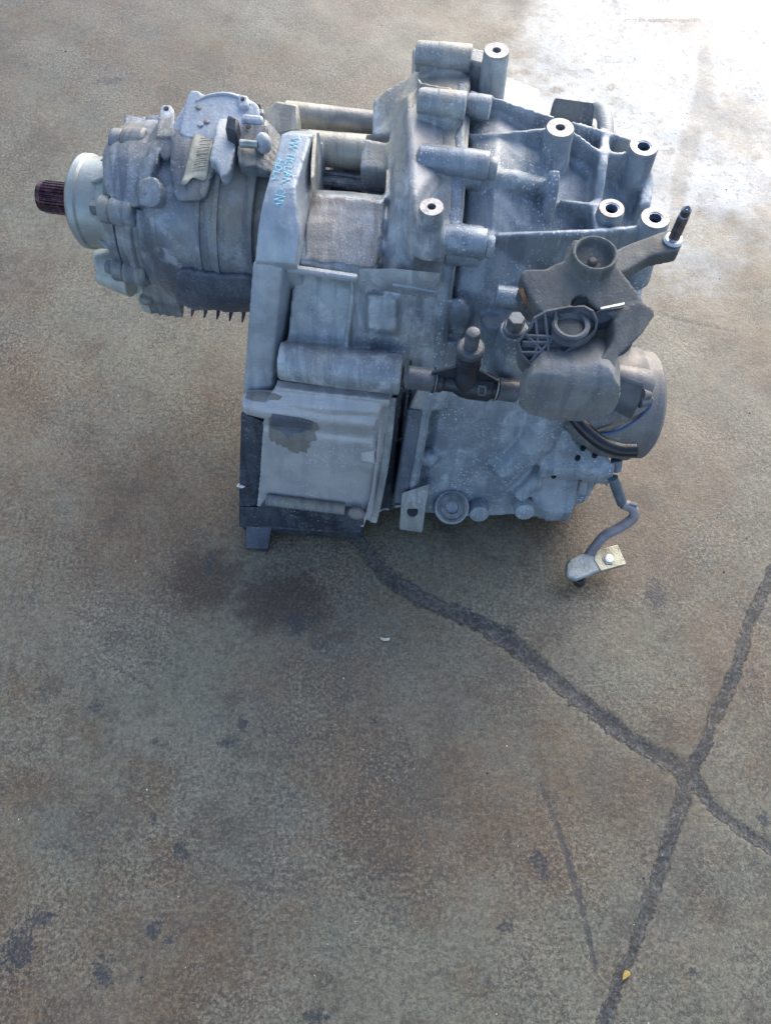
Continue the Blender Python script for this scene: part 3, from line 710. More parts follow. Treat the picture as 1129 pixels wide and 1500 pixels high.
for txt, a, b, h in (('VW TIGUAN', (426, 200), (413, 268), 13), ('HDLA', (407, 232), (398, 264), 11), ('CNV', (405, 275), (401, 303), 15)):
    obj('paint_lettering', surf_text(txt, a, b, h, FB), M['ink'], flange_up, shade=False)

# slots and window surround -----------------------------------------
mb = MB(); mb.prism([(458, 196, .452), (464, 194, .452), (461, 258, .438), (455, 262, .44), (455, 240, .445)], .025); obj('window_post', mb, M['yellow'], box, bevel=.001)
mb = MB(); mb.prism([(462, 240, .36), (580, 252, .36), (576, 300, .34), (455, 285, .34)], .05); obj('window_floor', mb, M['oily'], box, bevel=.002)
mb = MB(); P = [W(462, 262, .372), W(520, 270, .372), W(575, 277, .372)]; mb.tube(P, .006, 10); P = [W(466, 252, .374), W(575, 268, .374)]; mb.tube(P, .004, 10)
obj('inner_ledge', mb, M['trans'], box)
# stained shaft tube seen in the window
a, b = W(452, 216, .392), W(536, 224, .392); mb = MB(); mb.lathe([(S(a, 24), 0), (S(a, 24), (b-a).length)], a, b-a, 30); obj('output_tube', mb, M['yellow'], box)
a, b = W(420, 168, .345), W(556, 184, .345); mb = MB(); mb.lathe([(S(a, 19), 0), (S(a, 19), (b-a).length)], a, b-a, 30); obj('output_tube', mb, M['yellow'], box)
mb = MB(); mb.prism([(440, 188, .365), (550, 196, .365), (550, 208, .36), (440, 204, .36)], .06); obj('window_floor', mb, M['yellow'], box, bevel=.002)
mb = MB(); mb.prism([(402, 145, .40), (438, 151, .40), (438, 192, .385), (398, 200, .385), (384, 170, .39)], .12); obj('support_block', mb, M['yellow'], box, bevel=.004)

# small parts on the front of the gear case --------------------------
mb = MB(); mb.prism([(588, 722, .105), (630, 708, .115), (624, 735, .085), (619, 773, .045), (585, 768, .045), (587, 740, .08)], .018)
foot = obj('foot_lug', mb, M['bell'], box, bevel=.0015)
p = W(604, 749, .0705); nn = (W(587, 740, .08)-W(619, 773, .045)).cross(AX).normalized(); nn = nn if nn.z > 0 else -nn
mb = MB(); mb.lathe([(S(p, 8), 0), (S(p, 8), .002)], p, Vector((0, -.62, .78)), 20); obj('lug_hole', mb, M['dark'], foot)
p = W(661, 742, .06); ax = Vector((0, -.55, .83)).normalized(); mb = MB()
r = S(p, 26); mb.lathe([(r*1.05, -.03), (r, .004), (r*.94, .008), (r*.86, .009)], p, ax, 32); dp = obj('drain_plug', mb, M['gear'], box, angle=25)
mb = MB(); mb.lathe([(r*.84, .006), (r*.82, .0115), (r*.70, .013), (r*.66, .0115), (r*.60, .0115), (r*.42, .0125), (r*.36, .0125), (r*.32, .008), (.0005, .008)], p, ax, 32); obj('plug_face', mb, M['bolt'], dp, angle=20)
for x, y, z in ((701, 748, .052), (767, 745, .052)):
    p = W(x, y, z); mb = MB(); r = S(p, 15); ax = Vector((0, -.75, .35)).normalized(); mb.lathe([(r*1.1, -.04), (r, .004), (r*.92, .008), (r*.5, .0095)], p, ax, 26); obj('bolt_boss', mb, M['gear'], box, angle=50)
for x, y, z in ((853, 658, .151), (845, 672, .149), (870, 668, .147), (810, 698, .112)):
    p = W(x, y, z-.003); mb = MB(); mb.lathe([(S(p, 4), 0), (S(p, 4), .0045)], p, UZ, 12); obj('casting_pit', mb, M['dark'], gear_case)
mb = MB(); a, b = W(848, 722, .06), W(852, 705, .07); mb.tube([a, b], .008, 12); obj('side_stud', mb, M['bell'], box)
mb = MB(); a, b = W(901, 688, .11), W(903, 672, .125); mb.tube([a, b], .0075, 12); obj('side_stud', mb, M['gear'], box)
# bolt beside the lever, upright on its pillar
p = W(754, 478, .385); mb = MB(); r = S(p, 21)
mb.tube([p-UZ*.075+BY*-.005, p-UZ*.02, p-UZ*.004], [r*1.35, r*1.12, r], 26); pil = obj('bolt_pillar', mb, M['gear'], box, bevel=.001)
mb = MB(); mb.lathe([(r*.82, -.004), (r*.82, .0), (r*.7, .001)], p, UZ, 28); bo = obj('pillar_bolt', mb, M['bolt'], box, angle=30)
mb = MB(); q = W(750, 468, .395); mb.lathe([(r*.62, -.012), (r*.64, .0), (r*.55, .002)], p+UZ*.011, UZ, 6); obj('hex_head', mb, M['bolt'], bo, shade=False)
p = W(742, 436, .375); mb = MB(); mb.tube([p-AX*.012, p+AX*.018], S(p, 17), 20); obj('case_knuckle', mb, M['gear'], box, bevel=.002)

# breather tee --------------------------------------------------------
tz = .345
A_, C_ = W(596, 552, tz), W(757, 573, tz-.02)
ax = (C_-A_).normalized(); L = (C_-A_).length; r = S(A_, 17); mb = MB()
def at(t): return A_+ax*L*t
mb.lathe([(r*1.0, L*.30), (r*.80, L*.33), (r*.82, L*.42), (r*1.12, L*.48), (r*1.25, L*.56), (r*1.25, L*.74), (r*1.12, L*.75)], A_, ax, 28)
tee = obj('hose_tee', mb, M['plastic'], box, angle=30)
mb = MB(); mb.lathe([(r*1.0, 0), (r*1.02, L*.23), (r*.9, L*.235)], A_, ax, 24); obj('hose_end', mb, M['leverplastic'], tee, angle=30)
mb = MB(); mb.lathe([(r*1.12, L*.232), (r*1.15, L*.24), (r*.95, L*.27), (r*1.0, L*.30)], A_, ax, 24); obj('collar', mb, M['plastic'], tee, angle=30)
mb = MB(); mb.lathe([(r*1.12, L*.75), (r*1.15, L*.755), (r*1.0, L*.76), (r*.95, L*.80), (r*1.1, L*.81)], A_, ax, 24); obj('collar', mb, M['plastic'], tee, angle=30)
for t in (.238, .79):
    mb = MB(); mb.lathe([(r*1.12, L*t), (r*1.16, L*t+.0006), (r*1.12, L*t+.0014), (r*1.0, L*t+.001)], A_, ax, 24); obj('wire_clip', mb, M['zinc'], tee)
mb = MB(); mb.lathe([(r*.95, L*.81), (r*1.02, L*.82), (r*1.02, L*.99), (r*.9, L)], A_, ax, 24); obj('hose_end', mb, M['leverplastic'], tee, angle=30)
q = at(.52); top = UZ
mb = MB(); r2 = S(q, 17)
mb.lathe([(r2*1.15, .0), (r2*1.0, .012), (r2*.98, .035), (r2*1.06, .036), (r2*1.06, .044), (r2*.99, .0445), (r2*1.0, .052), (r2*1.0, .054), (r2*1.08, .055)], q, top, 28); br = obj('branch', mb, M['plastic'], tee, angle=30)
mb = MB(); mb.lathe([(r2*1.02, .055), (r2*1.12, .056), (r2*1.12, .062), (r2*.95, .064), (r2*.60, .0645), (r2*.58, .0645)], q, top, 28); obj('cap_collar', mb, M['leverplastic'], tee, angle=30)
mb = MB(); mb.lathe([(r2*.58, .064), (r2*.60, .082), (r2*.52, .085), (r2*.3, .086)], q, top, 24); obj('bleed_cap', mb, M['leverplastic'], tee, angle=35)
for sx in (-1, 1):
    mb = MB(); a = q+ax*sx*r2*.8
    mb.prismw([a+UZ*.030-BY*.0015, a+ax*sx*.026+UZ*.014-BY*.0015, a+ax*sx*.026-BY*.0015, a-BY*.0015], BY*.003); obj('gusset', mb, M['plastic'], tee, bevel=.0004)
mb = MB(); a = q-BY*r*1.15; mb.prismw([a+UZ*.016-ax*.0015+BY*.004, a+UZ*.016+ax*.0015+BY*.004, a+ax*.0015-UZ*.002-BY*.001, a-ax*.0015-UZ*.002-BY*.001], BY*.012); obj('gusset', mb, M['plastic'], tee, bevel=.0004)
mb = MB(); s_ = at(.66)+Vector((0, -.75, .62)).normalized()*r*1.23; u = Vector((0, .62, .75)).normalized()
for k_ in (-1, 1):
    mb.box(s_+u*.0042*k_, ax*.0042, u*.0010, Vector((0, -.75, .62))*.0012); mb.box(s_+ax*.0036*k_, ax*.0010, u*.0042, Vector((0, -.75, .62))*.0012)
obj('latch_frame', mb, M['leverplastic'], tee)

# round end cap, sensor and wires -------------------------------------
a = W(875, 590, .17); e = W(948, 594, .165); d = (e-a).normalized(); L = (e-a).length; r = S(a, 84); mb = MB()
mb.lathe([(r*.5, -.05), (r*.92, 0), (r*.96, L*.5), (r*.98, L*.62), (r*.94, L*.64), (r*.93, L*.9), (r*.86, L*.97), (r*.6, L*1.0), (r*.1, L*1.02)], a, d, 56)
cap = obj('end_cap', mb, M['capgrey'], box, angle=25)
mb = MB(); p = e+d*-.006+Vector((0, -.6, -.3))*r*.75; mb.tube([p-d*.01, p+d*.014], .010, 14); obj('cap_lug', mb, M['plastic'], cap, bevel=.002)
a = W(905, 556, .27); e = W(948, 566, .262); mb = MB(); d2 = (e-a).normalized(); r = S(a, 24)
mb.lathe([(r*.9, -.02), (r*.95, 0), (r, (e-a).length*.9), (r*.9, (e-a).length), (r*.5, (e-a).length*1.01)], a, d2, 26); sen = obj('reverse_switch', mb, M['capgrey'], box, angle=35)
mb = MB(); mb.prism([(907, 552, .315), (942, 563, .315), (938, 584, .30), (932, 600, .285), (905, 585, .29), (903, 565, .31)], .022); pl = obj('sensor_plug', mb, M['plasticgrey'], box, bevel=.0015)
mb = MB(); mb.prism([(908, 550, .318), (943, 561, .318), (942, 566, .316), (907, 555, .316)], .004); obj('latch', mb, M['plasticgrey'], pl, bevel=.0008)
mb = MB(); mb.tube([W(938, 578, .295), W(950, 580, .290)], [.007, .005], 12); mb.tube([W(936, 590, .288), W(950, 588, .286)], [.006, .005], 12); obj('wire_boot', mb, M['plasticgrey'], pl)
mb = MB(); mb.tube(smooth_path([W(950, 582, .289), W(955, 586, .284), W(948, 600, .265), W(925, 614, .235), W(895, 624, .21), W(865, 634, .19)], 6), .0016, 8); obj('wire', mb, M['wirea'], box)
mb = MB(); mb.tube(smooth_path([W(950, 586, .286), W(953, 592, .28), W(942, 606, .258), W(918, 624, .22), W(895, 634, .20), W(858, 637, .185)], 6), .0016, 8); obj('wire', mb, M['wireb'], box)
mb = MB(); path = smooth_path([W(838, 606, .265), W(856, 628, .262), W(880, 648, .255), W(905, 658, .25), W(930, 659, .25)], 6); mb.tube(path, .0082, 18)
ho = obj('hose', mb, M['rubber'], box)
mb = MB(); dd = (path[-1]-path[-3]).normalized(); mb.lathe([(.0080, 0), (.0084, .0008), (.0048, .0012), (.0044, -.004)], path[-1], dd, 18, closed=True); obj('hose_rim', mb, M['plastic'], ho)

# selector lever with counterweight -----------------------------------
lev = MB(); zc = .485
C0 = W(871, 372, zc); r = S(C0, 33)
lev.lathe([(r*1.0, -.006), (r*1.03, 0), (r*1.0, .0026), (r*.90, .003), (r*.84, 0), (r*.78, -.014), (r*.55, -.018), (r*.52, -.03), (r*1.0, -.03)], C0, UZ, 36, closed=True)
lev.cyl(C0-UZ*.05, C0-UZ*.017, r*1.02, r*.9, 30)
nU = Vector((0, -.30, .95)); pU = W(860, 400, .472)
plate(lev, [(842, 350), (832, 366), (824, 382), (812, 386), (800, 393), (782, 394), (765, 396), (764, 408), (772, 426), (784, 448), (800, 462), (825, 462), (836, 450), (838, 438), (850, 432), (860, 440), (880, 458), (905, 462), (925, 456), (945, 450), (938, 434), (922, 412), (908, 394), (898, 380), (870, 360)], pU, nU, .022)
nA = Vector((.15, -.45, .88)); pA = PL(935, 456, pU, nU)
plate(lev, [(914, 452), (932, 444), (950, 447), (960, 458), (951, 474), (938, 492), (920, 509), (904, 524), (900, 548), (880, 545), (862, 536), (878, 526), (893, 508), (899, 490), (899, 470)], pA, nA, .034)
lever = obj('selector_lever', lev, M['iron'], box, voxel=.0016, smooth=9)
mb = MB(); WS = [[(784, 540, .442), (776, 550, .440), (768, 566, .428), (758, 584, .408), (759, 594, .390)],
      [(794, 530, .446), (788, 546, .444), (780, 562, .434), (770, 592, .402), (773, 607, .380)],
      [(820, 530, .446), (816, 548, .444), (812, 564, .434), (805, 600, .398), (807, 616, .374)],
      [(848, 538, .445), (846, 554, .442), (845, 568, .434), (845, 602, .396), (847, 618, .374)],
      [(876, 532, .449), (880, 550, .446), (884, 568, .436), (880, 600, .398), (878, 615, .378)],
      [(892, 538, .449), (899, 552, .446), (905, 569, .436), (900, 592, .406), (895, 606, .388)],
      [(898, 548, .447), (905, 558, .444), (911, 571, .436), (907, 586, .414), (902, 596, .398)]]
rings = []
for sec in WS:
    f = resample([W(*p) for p in sec], 14); rings.append(f+[p+BY*.040-UZ*.012 for p in reversed(f)])
m_ = len(rings[0]); mb.add([p for r_ in rings for p in r_], [(i_*m_+q, (i_+1)*m_+q, (i_+1)*m_+(q+1) % m_, i_*m_+(q+1) % m_) for i_ in range(len(rings)-1) for q in range(m_)]+[tuple(range(m_)), tuple((len(rings)-1)*m_+q for q in range(m_-1, -1, -1))])
obj('counterweight', mb, M['ironlow'], lever, voxel=.0018, smooth=3)
mb = MB(); mb.lathe([(r*.44, -.019), (r*.44, -.013), (r*.36, -.012), (r*.20, -.012), (r*.20, -.008), (r*.14, -.0065), (.0005, -.006)], C0, UZ, 24); obj('pivot_nut', mb, M['iron'], lever, angle=30)
# bar to the stud
zb = .452
mb = MB(); mb.prism([(885, 376, zb), (905, 364, zb), (925, 355, zb), (950, 346, zb), (965, 340, zb), (980, 336, zb), (994, 342, zb), (1000, 354, zb), (995, 366, zb), (975, 370, zb), (955, 374, zb), (940, 382, zb), (915, 397, zb), (900, 404, zb), (886, 400, zb)], .016)
bar = obj('stud_arm', mb, M['iron'], lever, voxel=.0018, smooth=3)
p = W(985, 352, zb+.001); r = S(p, 12)
mb = MB(); mb.lathe([(r*1.2, -.001), (r*1.22, .001), (r*1.0, .003), (r*.72, .0035), (r*.66, .005)], p, UZ, 28); st = obj('ball_stud', mb, M['steel'], lever, angle=30)
mb = MB(); mb.lathe([(r*.68, .003), (r*.66, .030), (r*.55, .031), (r*.58, .033), (r*.58, .037), (r*.35, .039), (r*.1, .037)], p, UZ, 24); obj('stud_shank', mb, M['studsteel'], st, angle=30)
# copper edge of the sleeve
mb = MB(); P = [W(757, 424, .466), W(765, 419, .468), W(772, 434, .458), W(783, 452, .449), W(784, 460, .444), W(774, 458, .442), W(762, 442, .452)]; mb.prismw(P, UZ*-.012); obj('bronze_bush', mb, M['iron'], lever, bevel=.001)
mb = MB(); P = [W(760, 424, .4685), W(766, 422, .4695), W(771, 436, .4595), W(781, 452, .4505), W(780, 456, .447), W(767, 442, .455)]; mb.prismw(P, UZ*-.001); obj('bush_lining', mb, M['copper'], lever)

# plastic relay lever with cells ----------------------------------------
zr = .425
def zrel(x, y): return .458+(475-y)*.0004
mb = MB(); out = [(782, 465), (800, 455), (832, 449), (855, 448), (868, 455), (874, 468), (872, 482), (860, 494), (840, 504), (824, 518), (812, 530), (796, 534), (776, 532), (764, 518), (759, 500), (768, 488), (778, 478)]
mb.prism([(x, y, zrel(x, y)-.005) for x, y in out], .022); rel = obj('relay_lever', mb, M['plasticgrey'], lever, bevel=.0012)
# raised outline wall and cell ribs
def wall(pts, wd=.0022, h=.007, closed=False):
    P = [W(x, y, zrel(x, y)) for x, y in pts]
    if closed: P.append(P[0])
    m = MB()
    for a, b in zip(P, P[1:]):
        t = (b-a).normalized(); s = Vector((t.y, -t.x, 0)).normalized(); m.ribbon([a-t*wd*.3, b+t*wd*.3], s, wd, UZ*-h)
    return m
for pts, cl in ((out, True), ([(766, 500), (806, 500)], False), ([(772, 490), (812, 492)], False), ([(764, 515), (815, 515)], False), ([(784, 466), (788, 500), (780, 530)], False), ([(798, 460), (803, 500), (802, 532)], False), ([(770, 488), (797, 515), (808, 530)], False), ([(814, 456), (812, 492), (775, 530)], False)):
    obj('cell_wall', wall(pts, closed=cl), M['leverplastic'], rel, bevel=.0004)
p = W(836, 475, zrel(836, 475)+.001); mb = MB(); r = S(p, 25)
mb.lathe([(r*1.12, -.010), (r*1.12, 0), (r*1.0, .0015), (r*.82, .0008), (r*.80, -.008)], p, UZ, 32, closed=True); obj('eyelet_ring', mb, M['leverplastic'], rel, angle=40)
mb = MB(); mb.lathe([(r*.82, -.004), (r*.6, -.0025), (.0005, -.002)], p, UZ, 28); obj('eyelet_face', mb, M['iron'], rel)
mb = MB(); mb.prism([(866, 460, .462), (876, 454, .463), (905, 449, .464), (918, 447, .464), (921, 454, .463), (917, 463, .458), (880, 472, .456), (868, 474, .454)], .012)
plg = obj('cable_pin', mb, M['plastic'], lever, bevel=.0015)
mb = MB(); mb.box((W(878, 453, .4665)+W(914, 446, .4665))/2, (W(914, 446, .4665)-W(878, 453, .4665))/2, BY*.0016, UZ*.0014); obj('pin_edge', mb, M['zinc'], plg, bevel=.0005)
# dark plates painting the shade of slot and void; inner post
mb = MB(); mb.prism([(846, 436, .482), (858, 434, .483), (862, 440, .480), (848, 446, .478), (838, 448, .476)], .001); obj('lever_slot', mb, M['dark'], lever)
mb = MB(); mb.prism([(855, 470, .41), (905, 466, .41), (908, 495, .40), (895, 515, .395), (862, 534, .385), (838, 520, .39)], .03); obj('selector_shaft_seat', mb, M['plastic'], box, bevel=.002)
p = W(852, 512, .405); mb = MB(); mb.tube([p-UZ*.03, p], [.017, .016], 24); mb.ball(p, (.016, .016, .004)); obj('selector_shaft_seat', mb, M['iron'], box)
mb = MB(); mb.tube([W(880, 500, .32), W(898, 492, .35)], .022, 20); obj('selector_shaft_seat', mb, M['plastic'], box)

# ground lead with bracket --------------------------------------------
path = smooth_path([W(897, 700, .12), W(903, 716, .105), W(911, 738, .09)], 5); mb = MB(); mb.tube(path, [.0065]*3+[.0072]*5+[.0068]*3, 14)
gl = obj('ground_lead', mb, M['sleeve'], box)
path = smooth_path([W(911, 738, .09), W(926, 745, .085), W(927, 758, .078), W(908, 772, .07), W(886, 784, .06), W(870, 802, .040), W(860, 816, .022)], 6)
mb = MB(); mb.tube(path, [.0068]*len(path), 16); obj('bare_lead', mb, M['lead'], gl)
mb = MB(); mb.tube([W(914, 740, .0905), W(922, 739, .092), W(931, 741, .090)], .0035, 10); obj('crimp', mb, M['sleeve'], gl)
za = .034
mb = MB(); mb.prism([(829, 826, za), (834, 818, za), (848, 812, za), (905, 798, za), (917, 826, za), (875, 838, za), (845, 850, za), (832, 846, za), (828, 838, za)], .009)
tab = obj('terminal', mb, M['zinc'], gl, bevel=.0025)
mb = MB(); mb.prism([(872, 806, za+.0015), (904, 798, za+.0015), (917, 826, za+.0015), (880, 836, za+.0015), (870, 820, za+.0015)], .002); obj('terminal_plate', mb, M['gold'], tab, bevel=.0006)
p = W(891, 819, za+.002); mb = MB(); mb.lathe([(.0085, 0), (.0085, .001), (.0060, .0012)], p, UZ, 6); obj('clinch_nut', mb, M['gold'], tab)
mb = MB(); mb.lathe([(.0064, 0), (.0062, .002), (.0052, .0028), (.0005, .003)], p, UZ, 22); obj('rivet', mb, M['steel'], tab, angle=30)
mb = MB(); mb.tube([W(848, 846, .030), W(848, 852, .012)], [.0085, .009], 16); obj('rubber_stop', mb, M['rubber'], tab, bevel=.002)

# ------------------------------------------------------------------ angle drive on the left
a0 = W(58, 287, .285); a1 = W(372, 324, .285); ad = (a1-a0).normalized()
def tpt(x): # point on the axis above photo column x
    return a0+(a1-a0)*((x-58)/(372-58))
def hx(x): return (tpt(x)-a0).length
s_ = S(tpt(200), 1)
def lat(name, prof, m, par, seg=56, **k):
    mb = MB(); mb.lathe([(r*s_, hx(x)) for x, r in prof], a0, ad, seg); return obj(name, mb, m, par, **k)
# splined shaft: teeth as geometry
def splined(x0, x1, r, n):
    mb = MB(); n2 = n*4; vs = []; fs = []
    y1 = ad.cross(UZ).normalized(); y2 = ad.cross(y1)
    for t in (x0, x1):
        for k in range(n2):
            rr = r*s_*(1.0 if k % 4 < 2 else .90); an = 2*math.pi*k/n2
            vs.append(a0+ad*hx(t)+(y1*math.cos(an)+y2*math.sin(an))*rr)
    for k in range(n2): fs.append((k, (k+1) % n2, n2+(k+1) % n2, n2+k))
    fs += [tuple(range(n2)), tuple(range(n2, 2*n2))]; mb.add(vs, fs); return mb
ang = lat('angle_drive', [(215, 60), (218, 104), (240, 107), (250, 112), (270, 124), (300, 130), (335, 128), (372, 122), (400, 118), (402, 40)], M['trans'], box, angle=25)
sh = obj('input_shaft', splined(70, 130, 23, 26), M['shaft'], box, shade=False)
lat('shaft_tip', [(60, 16), (62, 21), (69, 22), (71, 19)], M['shaft'], sh, angle=30)
hub = lat('bearing_hub', [(126, 30), (127, 62), (131, 66), (139, 66), (142, 63), (170, 63), (188, 72), (204, 76)], M['hub'], box, angle=25)
lat('hub_seal', [(124, 26), (123, 57), (126, 60), (130, 60)], M['machined'], hub, angle=25)
for k in range(9):
    an = 2*math.pi*k/9+.2; y1 = ad.cross(UZ).normalized(); y2 = ad.cross(y1); dr = y1*math.cos(an)+y2*math.sin(an)
    mb = MB(); mb.prismw([a0+ad*hx(160)+dr*62*s_, a0+ad*hx(200)+dr*64*s_, a0+ad*hx(200)+dr*92*s_, a0+ad*hx(194)+dr*88*s_], dr.cross(ad)*.005); obj('hub_web', mb, M['hub'], hub, bevel=.0015)
# flange ring with lobed outline
fl = lat('drive_flange', [(198, 50), (196, 100), (199, 104), (211, 105), (213, 102), (213, 50)], M['trans'], box, angle=30)
mb = MB(); mb.lathe([(50*s_, hx(214)), (104*s_, hx(214)), (109*s_, hx(216)), (110*s_, hx(230)), (105*s_, hx(232)), (111*s_, hx(235)), (112*s_, hx(248)), (106*s_, hx(251)), (50*s_, hx(251))], a0, ad, 56); obj('flange_ring', mb, M['trans'], fl, angle=25)
y1 = ad.cross(UZ).normalized(); y2 = ad.cross(y1)
if y1.y < 0: y1 = -y1
y2 = UZ
def ad_pt(x, ang_, rr): return a0+ad*hx(x)+(BY*-math.cos(ang_)+UZ*math.sin(ang_))*rr*s_
# bolt lugs round the flange; angle 90 = top, 0 = towards the viewer
for k, an in enumerate((140, 95, 42, -8, 190, 240)):
    an = math.radians(an); mb = MB(); c0, c1 = ad_pt(198, an, 104), ad_pt(214, an, 104); mb.cyl(c0, c1, .0155, .0155, 20); o_ = obj('flange_lug', mb, M['trans'], fl, bevel=.002)
    mb = MB(); c0, c1 = ad_pt(215, an, 105), ad_pt(248, an, 109); mb.tube([c0, c1], [.017, .016], 18); obj('flange_lug', mb, M['trans'], fl, bevel=.004)
for an in (42, 140, -8):
    an = math.radians(an); mb = MB(); c = ad_pt(197, an, 104); mb.lathe([(.0125, -.003), (.0125, 0), (.009, .001)], c, -ad, 24); bo = obj('flange_bolt', mb, M['bolt'], fl, angle=30)
    mb = MB(); mb.lathe([(.0085, 0), (.0085, .009), (.007, .0105)], c, -ad, 6); obj('hex_head', mb, M['bolt'], bo, shade=False)
# blocks and webs over the shoulder
am = MB(); am.lathe([(r_*s_, hx(x_)) for x_, r_ in [(190, 20), (196, 100), (213, 108), (244, 112), (256, 113), (272, 124), (300, 130), (335, 128), (372, 122), (400, 118), (402, 40)]], a0, ad, 72); AB = am.bvh()
tm = MB()
pad(tm, [(180, 222), (200, 214), (232, 222), (236, 244), (226, 262), (232, 280), (228, 300), (205, 304), (184, 300), (176, 285), (182, 262)], AB, .009)
pad(tm, [(222, 270), (238, 268), (245, 280), (243, 298), (232, 306), (218, 300)], AB, .014, n=20)
pad(tm, [(182, 190), (205, 184), (240, 186), (262, 200), (262, 226), (246, 240), (232, 222), (200, 214), (182, 214)], AB, .008)
pad(tm, [(160, 205), (176, 200), (180, 222), (176, 285), (164, 285), (158, 250)], AB, .008, n=24)
tm.prism([(182, 166, .365), (205, 172, .365), (232, 178, .37), (228, 200, .38), (182, 195, .375)], .05)
tm.prism([(234, 158, .392), (238, 153, .392), (250, 153, .392), (255, 160, .392), (256, 200, .405), (228, 200, .40)], .05)
obj('shoulder_casting', tm, M['trans'], ang, voxel=.0016, smooth=3)
for x0_, x1_ in ((181, 196), (201, 217)):
    tm = MB(); P = [H(x0_+6+t*22*t, 306+t*112, .0035, AB) for t in [k_/10 for k_ in range(11)]]
    tm.ribbon(P, ad, (x1_-x0_)*s_*.8, Vector((0, .6, -.6))*.012); obj('side_ridge', tm, M['trans'], ang, bevel=.003)
p = W(244, 160, .3925); mb = MB(); mb.lathe([(.003, 0), (.003, .0015)], p, UZ, 12); obj('lug_hole', mb, M['dark'], ang)
# pale top cover
tm = MB()
nC = Vector((0, -.30, .95)); pC = W(320, 175, .412)
plate(tm, [(264, 196), (268, 165), (272, 146), (280, 132), (292, 133), (300, 138), (325, 133), (350, 137), (368, 146), (380, 158), (378, 185), (350, 206), (318, 207), (288, 203)], pC, nC, .07)
plate(tm, [(244, 204), (252, 185), (262, 165), (272, 158), (278, 204)], pC-UZ*.012, nC, .05)
TB = tm.bvh()
top = obj('top_cover', tm, M['transpale'], box, voxel=.0018, smooth=3)
def CV(x, y, d=0.): return PL(x, y, pC, nC.normalized())+nC.normalized()*d
mb = MB(); P = smooth_path([CV(286, 148, .001), CV(305, 140, .0015), CV(328, 137, .0015), CV(348, 141, .0015), CV(368, 152, .001)], 6); mb.ribbon(P, BY, .004, UZ*-.006); obj('cover_arc', mb, M['transpale'], top, bevel=.0015)
mb = MB(); mb.prismw([CV(350, 142, .005), CV(364, 144, .005), CV(366, 160, .005), CV(350, 162, .005)], nC*-.01); obj('cover_ear', mb, M['transpale'], top, bevel=.002)
p = CV(357, 150, .0052); mb = MB(); mb.lathe([(.0022, 0), (.0022, .0012)], p, UZ, 12); obj('lug_hole', mb, M['dark'], top)
for x, y in ((291, 157), (303, 178), (294, 183)):
    p = CV(x, y, 0); mb = MB(); mb.ball(p, (.0035, .0035, .0012)); obj('casting_pit', mb, M['trans'], top)
mb = MB(); mb.prism([(333, 166, .43), (350, 172, .43), (346, 196, .425), (329, 189, .425)], .02); obj('breather_cap', mb, M['plastic'], top, bevel=.003)
# actuator box and linkage right of the cover
mb = MB(); mb.prism([(352, 180, .415), (392, 182, .415), (391, 212, .405), (345, 208, .41)], .05); act = obj('side_block', mb, M['trans'], box, bevel=.002)
p = W(364, 186, .4155); mb = MB(); mb.lathe([(.003, 0), (.003, .0012)], p, UZ, 12); obj('lug_hole', mb, M['dark'], act)
mb = MB(); mb.prism([(354, 165, .42), (386, 168, .42), (386, 179, .417), (352, 177, .417)], .03); obj('side_block', mb, M['transpale'], box, bevel=.003)
mb = MB(); mb.prism([(366, 158, .415), (386, 160, .415), (386, 166, .414), (364, 164, .414)], .02); obj('side_block', mb, M['zinc'], box, bevel=.001)
mb = MB(); mb.prism([(370, 150, .395), (382, 153, .395), (381, 158, .39), (369, 156, .39)], .01); obj('cover_clip', mb, M['plastic'], box, bevel=.001)
mb = MB(); a, b = W(352, 210, .415), W(378, 212, .415); mb.tube([a, b], .0042, 14); obj('side_pin', mb, M['zinc'], box)
mb = MB(); mb.ball(W(386, 210, .412), (.009, .009, .012)); obj('side_pin', mb, M['transpale'], box)
tm = MB(); pad(tm, [(322, 200), (352, 205), (350, 218), (344, 250), (337, 268), (327, 268), (320, 254), (311, 252), (316, 222)], AB, .022); obj('arm_casting', tm, M['transpale'], box, voxel=.002, smooth=3)
tm = MB(); pad(tm, [(356, 205), (394, 207), (388, 254), (353, 254)], AB, .022); obj('arm_casting', tm, M['trans'], box, voxel=.002, smooth=2)
tm = MB(); pad(tm, [(262, 200), (322, 206), (318, 240), (304, 288), (285, 296), (262, 292), (256, 250)], AB, .010); obj('side_pad', tm, M['trans'], ang, voxel=.0020, smooth=6)
# barcode label, torn lower edge
lo = MB(); n1, n2 = 8, 14; uvs = []
for j in range(n2+1):
    for i in range(n1+1):
        u, v_ = i/n1, j/n2; xl = 289-18*v_; xr = 318-13*v_; y = 203+v_*(72-9*u) + (3*math.sin(u*9) if j == n2 else 0)
        lo.v.append(H(xl+(xr-xl)*u, y, .0118+.0004*math.sin(u*5+v_*7)+(.004*(v_-.85)*6 if v_ > .85 and u < .6 else 0), AB)); uvs.append((u, v_))
for j in range(n2):
    for i in range(n1): lo.f.append((j*(n1+1)+i, j*(n1+1)+i+1, (j+1)*(n1+1)+i+1, (j+1)*(n1+1)+i))
lbl = obj('barcode_label', lo, M['label'], ang)
ul = lbl.data.uv_layers.new(name='UVMap')
for lp in lbl.data.loops: ul.data[lp.index].uv = uvs[lp.vertex_index]
sm = lbl.modifiers.new('t', 'SOLIDIFY'); sm.thickness = .0005
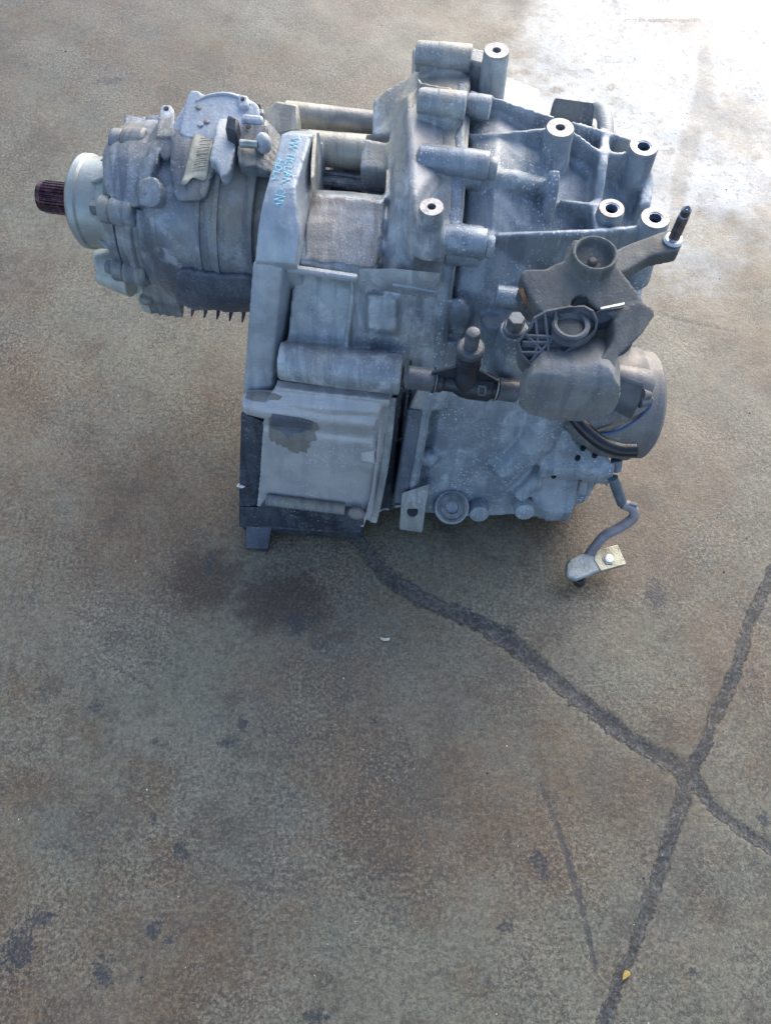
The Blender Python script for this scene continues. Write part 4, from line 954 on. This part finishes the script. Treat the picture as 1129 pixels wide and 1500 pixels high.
# ribs across the barrel and lower parts
for x in (330, 352):
    lat('barrel_rib', [(x, 100), (x, 131 if x == 330 else 128), (x+6, 131 if x == 330 else 128), (x+6, 100)], M['trans'], ang, angle=20)
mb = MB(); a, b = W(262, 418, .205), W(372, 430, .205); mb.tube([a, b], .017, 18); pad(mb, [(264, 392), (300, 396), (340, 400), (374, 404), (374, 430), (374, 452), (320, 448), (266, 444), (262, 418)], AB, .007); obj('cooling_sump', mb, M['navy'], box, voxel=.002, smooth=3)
mb0 = None
for k in range(5):
    x = 284+k*18.5; y = 440+k*2.2; mb = MB(); a = W(x, y, .165); mb.prismw([a-AX*.0034, a+AX*.0034, a+AX*.0012-BY*.020-UZ*.010, a-AX*.0012-BY*.020-UZ*.010], BY*.012-UZ*.002); obj('cooling_fin', mb, M['oily'], box, bevel=.0006)
tm = MB(); tm.prism([(205, 412, .19), (265, 418, .19), (262, 447, .165), (212, 440, .165)], .03); tm.ball(W(216, 438, .165), (.012, .010, .008)); obj('lower_casting', tm, M['trans'], box, voxel=.002, smooth=3)
tm = MB(); tm.tube([W(143, 388, .20), W(178, 384, .20)], [S(W(150, 388, .2), 20), S(W(150, 388, .2), 22)], 24); tm.tube([W(146, 402, .19), W(195, 414, .19)], [.013, .020], 20)
obj('lower_boss', tm, M['hub'], box, voxel=.002, smooth=4)
tm = MB(); tm.prism([(196, 415, .18), (212, 420, .18), (218, 446, .16), (205, 444, .16), (198, 432, .17)], .02); obj('lower_boss', tm, M['hub'], box, bevel=.002)
# neck joining the drive to the bell housing
tm = MB(); tm.tube([tpt(368), tpt(372)+ad*.10], [.092, .085], 40); obj('drive_neck', tm, M['trans'], box, bevel=.003)

# ------------------------------------------------------------------ bits on the floor
def grit(name, count, m, label, lo, hi, seed):
    rnd = random.Random(seed); mb = MB()
    for _ in range(count):
        p = W(rnd.uniform(-40, 1170), rnd.uniform(20, 1520)**1.0, 0); r = rnd.uniform(lo, hi)*(1 if rnd.random() < .93 else 1.9)
        vs = [p+Vector((r*rnd.uniform(.6, 1.4), 0, 0)), p+Vector((0, r*rnd.uniform(.5, 1.2), 0)), p+Vector((-r*rnd.uniform(.6, 1.4), 0, 0)), p+Vector((0, -r*rnd.uniform(.5, 1.2), 0)), p+UZ*r*.7, p-UZ*r*.4]
        an = rnd.uniform(0, 3.1); vs = [p+Matrix.Rotation(an, 3, 'Z') @ (v-p) for v in vs]
        mb.add(vs, [(0, 1, 4), (1, 2, 4), (2, 3, 4), (3, 0, 4), (1, 0, 5), (2, 1, 5), (3, 2, 5), (0, 3, 5)])
    o = obj(name, mb, m, None, shade=False); o['kind'] = 'stuff'; o['label'] = label; o['category'] = 'grit'
grit('pale_grit', 260, M['white'], 'tiny pale grains of grit scattered over the concrete', .0004, .0010, 3)
grit('dark_grit', 420, M['oily'], 'tiny dark crumbs of dirt scattered over the concrete', .0005, .0013, 5)
def flake(name, pts, z, m, label, cat):
    mb = MB(); P = [W(x, y, .0025+z*math.sin(i*2.1)) for i, (x, y) in enumerate(pts)]; mb.prismw(P, UZ*-.0012)
    o = obj(name, mb, m, None, bevel=.0003); o['label'] = label; o['category'] = cat; return o
flake('paint_chip', [(556, 933), (564, 935), (571, 934), (570, 938), (563, 939), (558, 937)], .0006, M['white'], 'small cream white chip lying on the concrete in front of the gearbox', 'chip')
flake('leaf_scrap', [(915, 1421), (922, 1423), (923, 1428), (917, 1433), (911, 1436), (912, 1428)], .001, M['leaf'], 'tiny dry yellow leaf scrap beside the dark crack at the bottom', 'leaf')

for o in list(bpy.data.objects):
    if '_w' in o.keys(): del o['_w']
